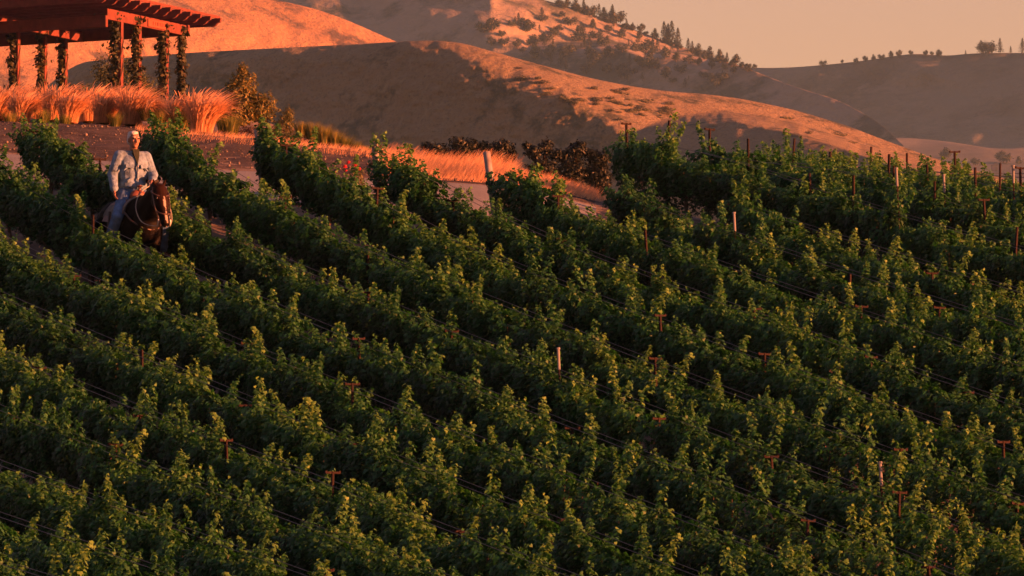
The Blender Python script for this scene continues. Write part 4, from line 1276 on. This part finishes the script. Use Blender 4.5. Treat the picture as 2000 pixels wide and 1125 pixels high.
M['blanket'] = plain('grey_saddle_blanket', (0.11, 0.11, 0.105), 0.95, 0.25, 10, 0.006, 70)
M['steel'] = plain('steel_bit', (0.4, 0.4, 0.4), 0.35, 0.1, 10, spec=0.8)
M['eye_dark'] = plain('dark_eye', (0.01, 0.008, 0.007), 0.2, 0.1, 5, spec=0.6)
M['lip'] = plain('lip', (0.2, 0.09, 0.07), 0.6)

RX, RY = P(262, 390, 80.2).x - 0.02, 80.2
RZ = gz(RX, RY) - 0.13
RANG = math.atan2(-0.89, 0.45)
RS_ = 0.93
print('horse ground v', v_of(RY, RZ), 'head top v', v_of(RY, RZ + 2.4))
def rider_root(name):
    o = empty(name, (RX, RY, RZ), RANG)
    o.scale = (RS_, RS_, RS_)
    return o

def horse():
    root = rider_root('horse')
    tag(root, 'dark bay horse with a white blaze walking down the vineyard lane', 'horse')
    b = MB()
    # trunk: deep chest, narrower loin, round rump
    b.ell((0.34, 0, 1.10), (0.30, 0.27, 0.37)); b.ell((0.12, 0, 1.10), (0.38, 0.29, 0.35)); b.ell((-0.18, 0, 1.10), (0.40, 0.30, 0.33))
    b.ell((-0.52, 0, 1.16), (0.36, 0.28, 0.31)); b.ell((-0.74, 0, 1.14), (0.22, 0.24, 0.28)); b.ell((0.12, 0, 1.34), (0.26, 0.12, 0.12))
    b.ell((0.50, 0, 1.02), (0.18, 0.21, 0.26))
    # neck, arched
    nk = [((0.30, 0, 1.16), 0.27), ((0.48, 0, 1.24), 0.235), ((0.66, 0, 1.35), 0.19), ((0.80, 0, 1.45), 0.155), ((0.90, 0, 1.49), 0.13)]
    for (p0, r0), (p1, r1) in zip(nk, nk[1:]): 
        b.cap(p0, p1, r0 * 0.8, r1 * 0.8)
        b.cap((p0[0] - 0.05, 0, p0[2] + 0.08), (p1[0] - 0.03, 0, p1[2] + 0.05), r0 * 0.5, r1 * 0.55)
        b.cap((p0[0] + 0.07, 0, p0[2] - 0.10), (p1[0] + 0.04, 0, p1[2] - 0.07), r0 * 0.6, r1 * 0.6)
    # head hanging almost straight down
    b.cap((0.93, 0, 1.48), (1.04, 0, 1.28), 0.115, 0.10); b.cap((1.04, 0, 1.28), (1.14, 0, 1.06), 0.092, 0.064); b.ell((1.155, 0, 1.02), (0.06, 0.068, 0.062))
    for s in (-1, 1):
        b.ell((0.95, s * 0.055, 1.34), (0.10, 0.055, 0.13), Euler((0, -0.4, 0)).to_matrix())            # cheek
        b.ell((1.03, s * 0.078, 1.385), (0.04, 0.032, 0.045))                                        # brow above the eye
        b.ell((1.185, s * 0.040, 1.035), (0.03, 0.022, 0.03))                                         # nostril
        b.cap((0.925, s * 0.065, 1.555), (0.945, s * 0.095, 1.655), 0.032, 0.011)                      # ear
        # front leg: shoulder, forearm, knee, cannon, fetlock
        q = 0.10 if s > 0 else -0.08
        b.cap((0.34, s * 0.18, 1.0), (0.36 + q * 0.4, s * 0.17, 0.76), 0.13, 0.085); b.cap((0.36 + q * 0.4, s * 0.17, 0.76), (0.38 + q, s * 0.155, 0.47), 0.08, 0.055)
        b.ell((0.38 + q, s * 0.155, 0.46), (0.06, 0.055, 0.07)); b.cap((0.38 + q, s * 0.155, 0.44), (0.36 + q, s * 0.15, 0.17), 0.038, 0.034); b.cap((0.36 + q, s * 0.15, 0.16), (0.40 + q, s * 0.15, 0.07), 0.044, 0.04)
        # hind leg: stifle forward, hock back
        h = -0.10 if s > 0 else 0.10
        b.cap((-0.60, s * 0.16, 1.08), (-0.48 + h * 0.3, s * 0.18, 0.84), 0.18, 0.13); b.cap((-0.48 + h * 0.3, s * 0.18, 0.82), (-0.80 + h, s * 0.16, 0.54), 0.11, 0.055)
        b.ell((-0.82 + h, s * 0.16, 0.53), (0.055, 0.045, 0.075)); b.cap((-0.81 + h, s * 0.16, 0.50), (-0.77 + h, s * 0.155, 0.18), 0.042, 0.036); b.cap((-0.77 + h, s * 0.155, 0.17), (-0.72 + h, s * 0.155, 0.07), 0.045, 0.042)
    body = b.fuse('body', M['coat'], root, 0.017, 5)
    me = body.data
    co = np.empty(len(me.vertices) * 3, np.float32); me.vertices.foreach_get('co', co); co = co.reshape(-1, 3)
    hd = np.clip((co[:, 0] - 0.80) / 0.14, 0, 1) * np.clip((co[:, 2] - 1.06) / 0.25, 0, 1)
    nx = np.empty(len(me.vertices) * 3, np.float32); me.vertices.foreach_get('normal', nx); nx = nx.reshape(-1, 3)
    blz = ((np.abs(co[:, 1] - 0.004) < 0.011 + 0.008 * np.sin(co[:, 2] * 30)) & (co[:, 0] > 0.98) & (nx[:, 0] > 0.3) & (co[:, 2] < 1.44)).astype(float)
    point_attr(me, 'head', hd); point_attr(me, 'blaze', blz)
    for s in (-1, 1):
        MB().ell((1.058, s * 0.088, 1.372), (0.018, 0.014, 0.018), seg=10, ring=7).build('eye', M['eye_dark'], root, True)
        for (x, y) in ((0.42 + (0.10 if s > 0 else -0.08), 0.15), (-0.70 + (-0.10 if s > 0 else 0.10), 0.155)):
            MB().tube([(x, s * y, 0.0), (x - 0.02, s * y, 0.09)], [0.064, 0.05], 12).build('hoof', M['hoof'], root, True)
    # mane, forelock and tail made of locks
    b = MB()
    for i in range(26):
        t = i / 25
        x = 0.36 + 0.54 * t; z = 1.42 + 0.22 * t - 0.06 * (1 - t)
        b.tube([(x, 0, z), (x - 0.01, -0.07, z - 0.03), (x + 0.01, -0.13 + 0.03 * math.sin(i * 2.1), z - 0.17 - 0.03 * math.sin(i * 1.7))], [0.02, 0.018, 0.006], 5)
    b.build('mane', M['mane'], root, True)
    b = MB()
    for i in range(6):
        b.tube([(0.95, -0.03 + 0.012 * i, 1.585), (1.01, -0.035 + 0.014 * i, 1.52), (1.05, -0.03 + 0.012 * i, 1.43)], [0.016, 0.014, 0.005], 5)
    b.build('forelock', M['mane'], root, True)
    b = MB()
    for i in range(10):
        a = i * 0.63
        b.tube([(-0.92, 0, 1.28), (-1.02, 0.03 * math.cos(a), 1.15), (-1.05, 0.06 * math.cos(a), 0.8), (-1.03 + 0.04 * math.sin(a), 0.05 * math.cos(a), 0.42)], [0.035, 0.035, 0.03, 0.008], 5)
    b.build('tail', M['mane'], root, True)
horse()

def saddle():
    root = rider_root('saddle')
    tag(root, "brown leather western saddle with horn under the rider", 'saddle')
    b = MB()
    b.ell((0.0, 0, 1.43), (0.30, 0.17, 0.05)); b.ell((-0.26, 0, 1.50), (0.06, 0.17, 0.10)); b.ell((0.20, 0, 1.47), (0.07, 0.13, 0.10))
    b.fuse('seat', M['leather'], root, 0.014, 3)
    b = MB().tube([(0.22, 0, 1.52), (0.25, 0, 1.60)], [0.026, 0.022], 9); b.ell((0.255, 0, 1.61), (0.042, 0.042, 0.018))
    b.build('horn', M['leather'], root, True)
    for s in (-1, 1):
        out = [(-0.30, 0.0), (0.24, 0.02), (0.20, -0.22), (0.08, -0.30), (-0.26, -0.26)]
        V, F = [], []
        n = len(out)
        for k in (0, 1):
            for (x, z) in out:
                V.append((x, s * (0.20 + 0.13 * min(1, -z / 0.25) + 0.012 * k - 0.01 + (0.03 if z < -0.1 else 0)), 1.40 + z))
        F = [tuple(range(n)), tuple(range(2 * n - 1, n - 1, -1))] + [(i, (i + 1) % n, n + (i + 1) % n, n + i) for i in range(n)]
        me = bpy.data.meshes.new('skirt'); me.from_pydata(V, [], F); link('skirt', me, M['leather'], root)
        MB().tube([(0.03, s * 0.36, 1.25), (0.10, s * 0.42, 0.95), (0.12, s * 0.43, 0.70)], 0.02, 6).build('stirrup_leather', M['dark_leather'], root)
        b = MB().tube([(0.12, s * 0.38, 0.70), (0.12, s * 0.37, 0.60), (0.12, s * 0.40, 0.575), (0.12, s * 0.47, 0.575), (0.12, s * 0.49, 0.60), (0.12, s * 0.48, 0.70), (0.12, s * 0.43, 0.74), (0.12, s * 0.38, 0.70)], 0.014, 6)
        b.build('stirrup', M['dark_leather'], root, True)
    # pale breast strap running from the saddle round the chest
    for s in (-1, 1):
        MB().tube([(0.22, s * 0.24, 1.36), (0.36, s * 0.295, 1.24), (0.50, s * 0.24, 1.10), (0.63, s * 0.12, 0.99), (0.67, 0, 0.96)], 0.014, 6).build('breast_strap', M['dark_leather'], root, True)
saddle()
def blanket():
    root = rider_root('saddle_blanket')
    tag(root, 'pale grey saddle blanket showing below the saddle', 'blanket')
    xs_ = np.linspace(-0.34, 0.36, 14); th = np.linspace(-1.3, 1.3, 25)
    V = []
    for k in (0.0, 0.012):
        for x in xs_:
            for t in th:
                ry, rz_ = 0.315 + k, 0.345 + k
                V.append((x, math.sin(t) * ry * (1 if abs(t) < 1.6 else 1.0), 1.105 + math.cos(t) * rz_ + (0.02 if abs(t) < 0.3 else 0)))
    n = len(xs_) * len(th); F = []
    for i in range(len(xs_) - 1):
        for j in range(len(th) - 1):
            a = i * len(th) + j
            F.append((a, a + 1, a + len(th) + 1, a + len(th))); F.append((n + a, n + a + len(th), n + a + len(th) + 1, n + a + 1))
    for i in range(len(xs_) - 1):
        for j in (0, len(th) - 1):
            a = i * len(th) + j; F.append((a, a + len(th), n + a + len(th), n + a))
    for j in range(len(th) - 1):
        for i in (0, len(xs_) - 1):
            a = i * len(th) + j; F.append((a, a + 1, n + a + 1, n + a))
    link('cloth', mesh_np('cloth', np.array(V), np.array(F), True), M['blanket'], root)
blanket()
HAND = Vector((0.36, 0.15, 1.66))
def bridle():
    root = rider_root('bridle')
    tag(root, "dark leather bridle with pale reins on the horse's head", 'bridle')
    def ring(c, ry, rx, tilt, n=16):
        out = []
        for k in range(n + 1):
            a = 2 * math.pi * k / n
            p = Vector((math.cos(a) * rx, math.sin(a) * ry, 0)); p.rotate(Euler((0, tilt, 0)))
            out.append(Vector(c) + p)
        return out
    MB().tube(ring((1.095, 0, 1.18), 0.096, 0.092, 0.42), 0.011, 6).build('noseband', M['dark_leather'], root, True)
    MB().tube(ring((0.965, 0, 1.46), 0.128, 0.122, 0.5), 0.011, 6).build('browband', M['dark_leather'], root, True)
    for s in (-1, 1):
        MB().tube([(0.93, s * 0.10, 1.54), (0.99, s * 0.125, 1.42), (1.05, s * 0.115, 1.25), (1.125, s * 0.09, 1.075)], 0.010, 6).build('cheek_strap', M['dark_leather'], root, True)
        MB().tube([(1.10, s * 0.085, 1.12), (1.125, s * 0.09, 1.06), (1.09, s * 0.09, 0.98)], 0.011, 6).build('bit_shank', M['steel'], root, True)
        pts = [(1.095, s * 0.09, 0.98)]
        if s > 0: pts += [(0.98, 0.19, 1.10), (0.78, 0.22, 1.34), (0.56, 0.19, 1.55), tuple(HAND + Vector((0.02, 0, -0.03)))]
        else: pts += [(0.98, -0.17, 0.99), (0.80, -0.235, 1.06), (0.62, -0.24, 1.28), (0.52, -0.12, 1.50), tuple(HAND + Vector((0.02, -0.02, -0.03)))]
        P3 = []
        for i in range(len(pts) - 1):
            for q in range(5): P3.append(Vector(pts[i]).lerp(Vector(pts[i + 1]), q / 5))
        P3.append(Vector(pts[-1]))
        for _ in range(6): P3 = [P3[0]] + [(P3[i - 1] + P3[i] * 2 + P3[i + 1]) / 4 for i in range(1, len(P3) - 1)] + [P3[-1]]
        MB().tube(P3, 0.0065, 6).build('rein', M['pale_strap'], root, True)
    MB().tube([tuple(HAND + Vector((0.0, 0, -0.05))), tuple(HAND + Vector((0.06, -0.03, -0.16))), tuple(HAND + Vector((0.04, -0.08, -0.3)))], 0.008, 6).build('rein_end', M['pale_strap'], root, True)
bridle()

def person():
    root = rider_root('person')
    tag(root, 'white-haired person in a pale denim jacket and jeans riding the horse', 'person')
    SH, HIP = 2.05, 1.53
    HC = Vector((0.035, 0, 2.285))
    RS, LS = Vector((-0.01, -0.20, SH)), Vector((-0.01, 0.20, SH))
    RE, RW = Vector((-0.04, -0.29, 1.79)), Vector((0.09, -0.32, 1.56))
    LE, LW = Vector((0.02, 0.295, 1.80)), Vector((0.28, 0.19, 1.695))
    KN = [Vector((0.30, s * 0.36, 1.16)) for s in (-1, 1)]
    AN = [Vector((0.08, s * 0.43, 0.74)) for s in (-1, 1)]
    b = MB()
    b.ell((0, 0, 1.56), (0.13, 0.17, 0.14)); b.ell((0, 0, 1.75), (0.11, 0.15, 0.18)); b.ell((0.0, 0, 1.94), (0.115, 0.18, 0.16))
    b.cap((0.0, 0, 2.05), (0.02, 0, 2.18), 0.062, 0.056)
    # head
    b.ell(HC + Vector((-0.012, 0, 0.02)), (0.098, 0.078, 0.105)); b.ell(HC + Vector((0.02, 0, -0.05)), (0.072, 0.062, 0.075)); b.ell(HC + Vector((0.045, 0, -0.095)), (0.036, 0.036, 0.03))
    b.cap(HC + Vector((0.082, 0, 0.012)), HC + Vector((0.104, 0, -0.032)), 0.012, 0.017)
    for s in (-1, 1):
        b.ell(HC + Vector((0.066, s * 0.032, 0.03)), (0.026, 0.03, 0.014)); b.ell(HC + Vector((0.066, s * 0.038, -0.025)), (0.022, 0.022, 0.022))
        b.ell(HC + Vector((-0.005, s * 0.08, -0.012)), (0.022, 0.010, 0.034))
        b.ell(HC + Vector((0.083, s * 0.0, -0.062)), (0.016, 0.024, 0.008))
    for S_, E_, W_ in ((RS, RE, RW), (LS, LE, LW)):
        b.cap(S_, E_, 0.052, 0.042); b.cap(E_, W_, 0.042, 0.030)
    for i, s in enumerate((-1, 1)):
        b.cap((0, s * 0.10, HIP), KN[i], 0.09, 0.06); b.cap(KN[i], AN[i], 0.056, 0.04); b.cap(AN[i] + Vector((-0.03, 0, -0.05)), AN[i] + Vector((0.17, 0.02 * s, -0.10)), 0.036, 0.03)
    # hands: palm, four fingers and a thumb
    def hand(W_, d, palm_n, side, curl):
        d = Vector(d).normalized(); n_ = Vector(palm_n).normalized(); a = d.cross(n_).normalized()
        c = W_ + d * 0.05
        b.ell(c, (0.045, 0.022, 0.042), Matrix((d, n_, a)).transposed())
        for k in range(4):
            ln = (0.036, 0.042, 0.040, 0.031)[k]
            p0 = W_ + d * 0.085 + a * side * (0.030 - 0.020 * k)
            p1 = p0 + (d * math.cos(curl * 0.5) + n_ * math.sin(curl * 0.5)) * ln
            p2 = p1 + (d * math.cos(curl) + n_ * math.sin(curl)) * ln * 0.8
            p3 = p2 + (d * math.cos(curl * 1.5) + n_ * math.sin(curl * 1.5)) * ln * 0.6
            b.cap(p0, p1, 0.0095, 0.009); b.cap(p1, p2, 0.009, 0.0085); b.cap(p2, p3, 0.0085, 0.0075)
        t0 = W_ + d * 0.03 + a * side * 0.036; t1 = t0 + (d * 0.5 + a * side * 0.7 + n_ * 0.5).normalized() * 0.04; t2 = t1 + (d * 0.8 + n_ * 0.6).normalized() * 0.03
        b.cap(t0, t1, 0.012, 0.0105); b.cap(t1, t2, 0.0105, 0.009)
    hand(RW, (0.25, -0.05, -0.97), (0.3, 0.9, 0.0), -1, 0.7)
    hand(LW, (0.85, -0.35, -0.30), (-0.2, -0.3, -0.95), -1, 1.5)
    b.fuse('body', M['skin'], root, 0.0085, 3)
    for s in (-1, 1):
        MB().ell(HC + Vector((0.080, s * 0.031, 0.010)), (0.012, 0.017, 0.011), seg=9, ring=6).build('eye', M['eye_dark'], root, True)
        MB().cap(HC + Vector((0.090, s * 0.016, 0.030)), HC + Vector((0.078, s * 0.050, 0.030)), 0.006, 0.005).build('eyebrow', M['hair'], root, True)
    MB().cap(HC + Vector((0.093, -0.020, -0.062)), HC + Vector((0.093, 0.020, -0.062)), 0.0045, 0.0045).build('mouth', M['lip'], root, True)
    # short white hair
    b = MB()
    b.ell(HC + Vector((-0.028, 0, 0.036)), (0.092, 0.086, 0.096)); b.ell(HC + Vector((-0.05, 0, -0.01)), (0.068, 0.084, 0.08)); b.ell(HC + Vector((0.03, -0.015, 0.095)), (0.05, 0.058, 0.028), Euler((0.1, 0.45, 0)).to_matrix())
    for i in range(9):
        a = i * 0.5 - 2.0
        b.ell(HC + Vector((-0.03 + 0.05 * math.cos(a), 0.06 * math.sin(a), 0.095 + 0.008 * math.sin(i * 2.3))), (0.026, 0.016, 0.018))
    b.fuse('hair', M['hair'], root, 0.008, 3)
    # jacket
    b = MB()
    b.ell((0, 0, 1.64), (0.17, 0.215, 0.12)); b.ell((0, 0, 1.78), (0.158, 0.205, 0.2)); b.ell((0.0, 0, 1.95), (0.152, 0.225, 0.155)); b.cap((-0.01, -0.15, 2.06), (-0.01, 0.15, 2.06), 0.075, 0.075)
    for S_, E_, W_ in ((RS, RE, RW), (LS, LE, LW)):
        b.cap(S_, E_, 0.088, 0.074); b.cap(E_, E_.lerp(W_, 0.93), 0.074, 0.056)
        dd = (E_ - S_).normalized()
        for q in (0.25, 0.55, 0.85):
            b.ell(S_.lerp(E_, q) + Vector((0.012, 0, 0)), (0.085, 0.08, 0.022), dd.to_track_quat('Z', 'Y').to_matrix() @ Euler((0.3, 0.2, 0)).to_matrix())
        b.ell(E_, (0.086, 0.082, 0.06)); b.ell(E_.lerp(W_, 0.9), (0.066, 0.066, 0.03), (W_ - E_).normalized().to_track_quat('Z', 'Y').to_matrix())
    for k, (x, y, z, a) in enumerate(((0.15, -0.09, 1.72, 0.5), (0.15, 0.10, 1.76, -0.5), (0.155, 0.06, 1.66, -0.2), (0.155, -0.07, 1.62, 0.3), (0.14, 0.13, 1.88, -0.7), (0.14, -0.14, 1.88, 0.7))):
        b.ell((x - 0.012, y, z), (0.02, 0.085, 0.014), Euler((a, 0, 0)).to_matrix())
    jk = b.fuse('jacket', M['denim'], root, 0.0105, 2)
    # collar flaps, placket, pockets and buttons
    for s in (-1, 1):
        MB().prism([(0, 0), (0.095, -0.02), (0.075, -0.115), (0.0, -0.055)] if s > 0 else [(0, 0), (0, -0.055), (-0.095 + 0.02, -0.115), (-0.095, -0.02)], (0.105, s * 0.022, 2.125), (-0.45, 0.9, 0) if s > 0 else (0.45, 0.9, 0), (0.30, 0, 0.95), (0.92, 0.35 * s, -0.25), 0.014).build('collar', M['denim'], jk)
        MB().box((0.152, s * 0.105, 1.90), (0.008, 0.058, 0.026), Euler((0.12 * s, -0.10, 0.30 * s)).to_matrix()).build('pocket_flap', M['denim'], jk)
    MB().tube([(0.160, 0.004, 1.93), (0.172, 0.004, 1.84), (0.170, 0.0, 1.74), (0.176, 0, 1.64), (0.165, 0, 1.575)], 0.011, 6).build('placket', M['denim'], jk, True)
    for z in (1.90, 1.81, 1.72, 1.63):
        MB().ell((0.180, 0.004, z), (0.006, 0.009, 0.009), seg=8, ring=5).build('button', M['steel'], jk, True)
    # the shirt in the open neck
    MB().prism([(-0.052, 0.10), (0.052, 0.10), (0.040, 0.0), (0.0, -0.135), (-0.040, 0.0)], (0.118, 0, 2.045), (0, 1, 0), (-0.30, 0, 0.95), (0.95, 0, 0.30), 0.05).build('shirt', M['shirt'], root)
    # jeans and boots
    b = MB(); b.ell((0, 0, 1.55), (0.155, 0.195, 0.10))
    for i, s in enumerate((-1, 1)):
        b.cap((0.0, s * 0.10, 1.53), KN[i], 0.115, 0.085); b.cap(KN[i], AN[i], 0.083, 0.068); b.ell(KN[i], (0.088, 0.086, 0.08))
        b.ell(KN[i].lerp(AN[i], 0.9), (0.082, 0.08, 0.05)); b.ell(Vector((0.0, s * 0.10, 1.53)).lerp(KN[i], 0.4) + Vector((0.03, 0, 0.05)), (0.06, 0.03, 0.05))
    b.fuse('jeans', M['jeans'], root, 0.012, 2)
    for i, s in enumerate((-1, 1)):
        b = MB(); b.cap(AN[i] + Vector((0, 0, 0.03)), AN[i] + Vector((0, 0, -0.08)), 0.055, 0.05); b.cap(AN[i] + Vector((-0.02, 0, -0.10)), AN[i] + Vector((0.17, s * 0.02, -0.12)), 0.048, 0.038)
        b.box(AN[i] + Vector((-0.04, 0, -0.155)), (0.035, 0.035, 0.02))
        b.fuse('boot', M['dark_leather'], root, 0.012, 2)
person()

# ------------------------------------------------------------------ haze
def haze():
    m = bpy.data.materials.new('haze')
    m.use_nodes = True
    n = m.node_tree.nodes
    n.clear()
    out = n.new('ShaderNodeOutputMaterial')
    pv = n.new('ShaderNodeVolumePrincipled')
    pv.inputs['Color'].default_value = (0.34, 0.68, 1.0, 1)
    pv.inputs['Density'].default_value = 0.000045
    pv.inputs['Anisotropy'].default_value = 0.0
    m.node_tree.links.new(pv.outputs[0], out.inputs['Volume'])
    o = MB().box((0, 1900, 230), (960, 2600, 285)).build('haze', m)
    tag(o, 'thin warm evening haze over the valley and hills', 'haze', kind='stuff')
haze()
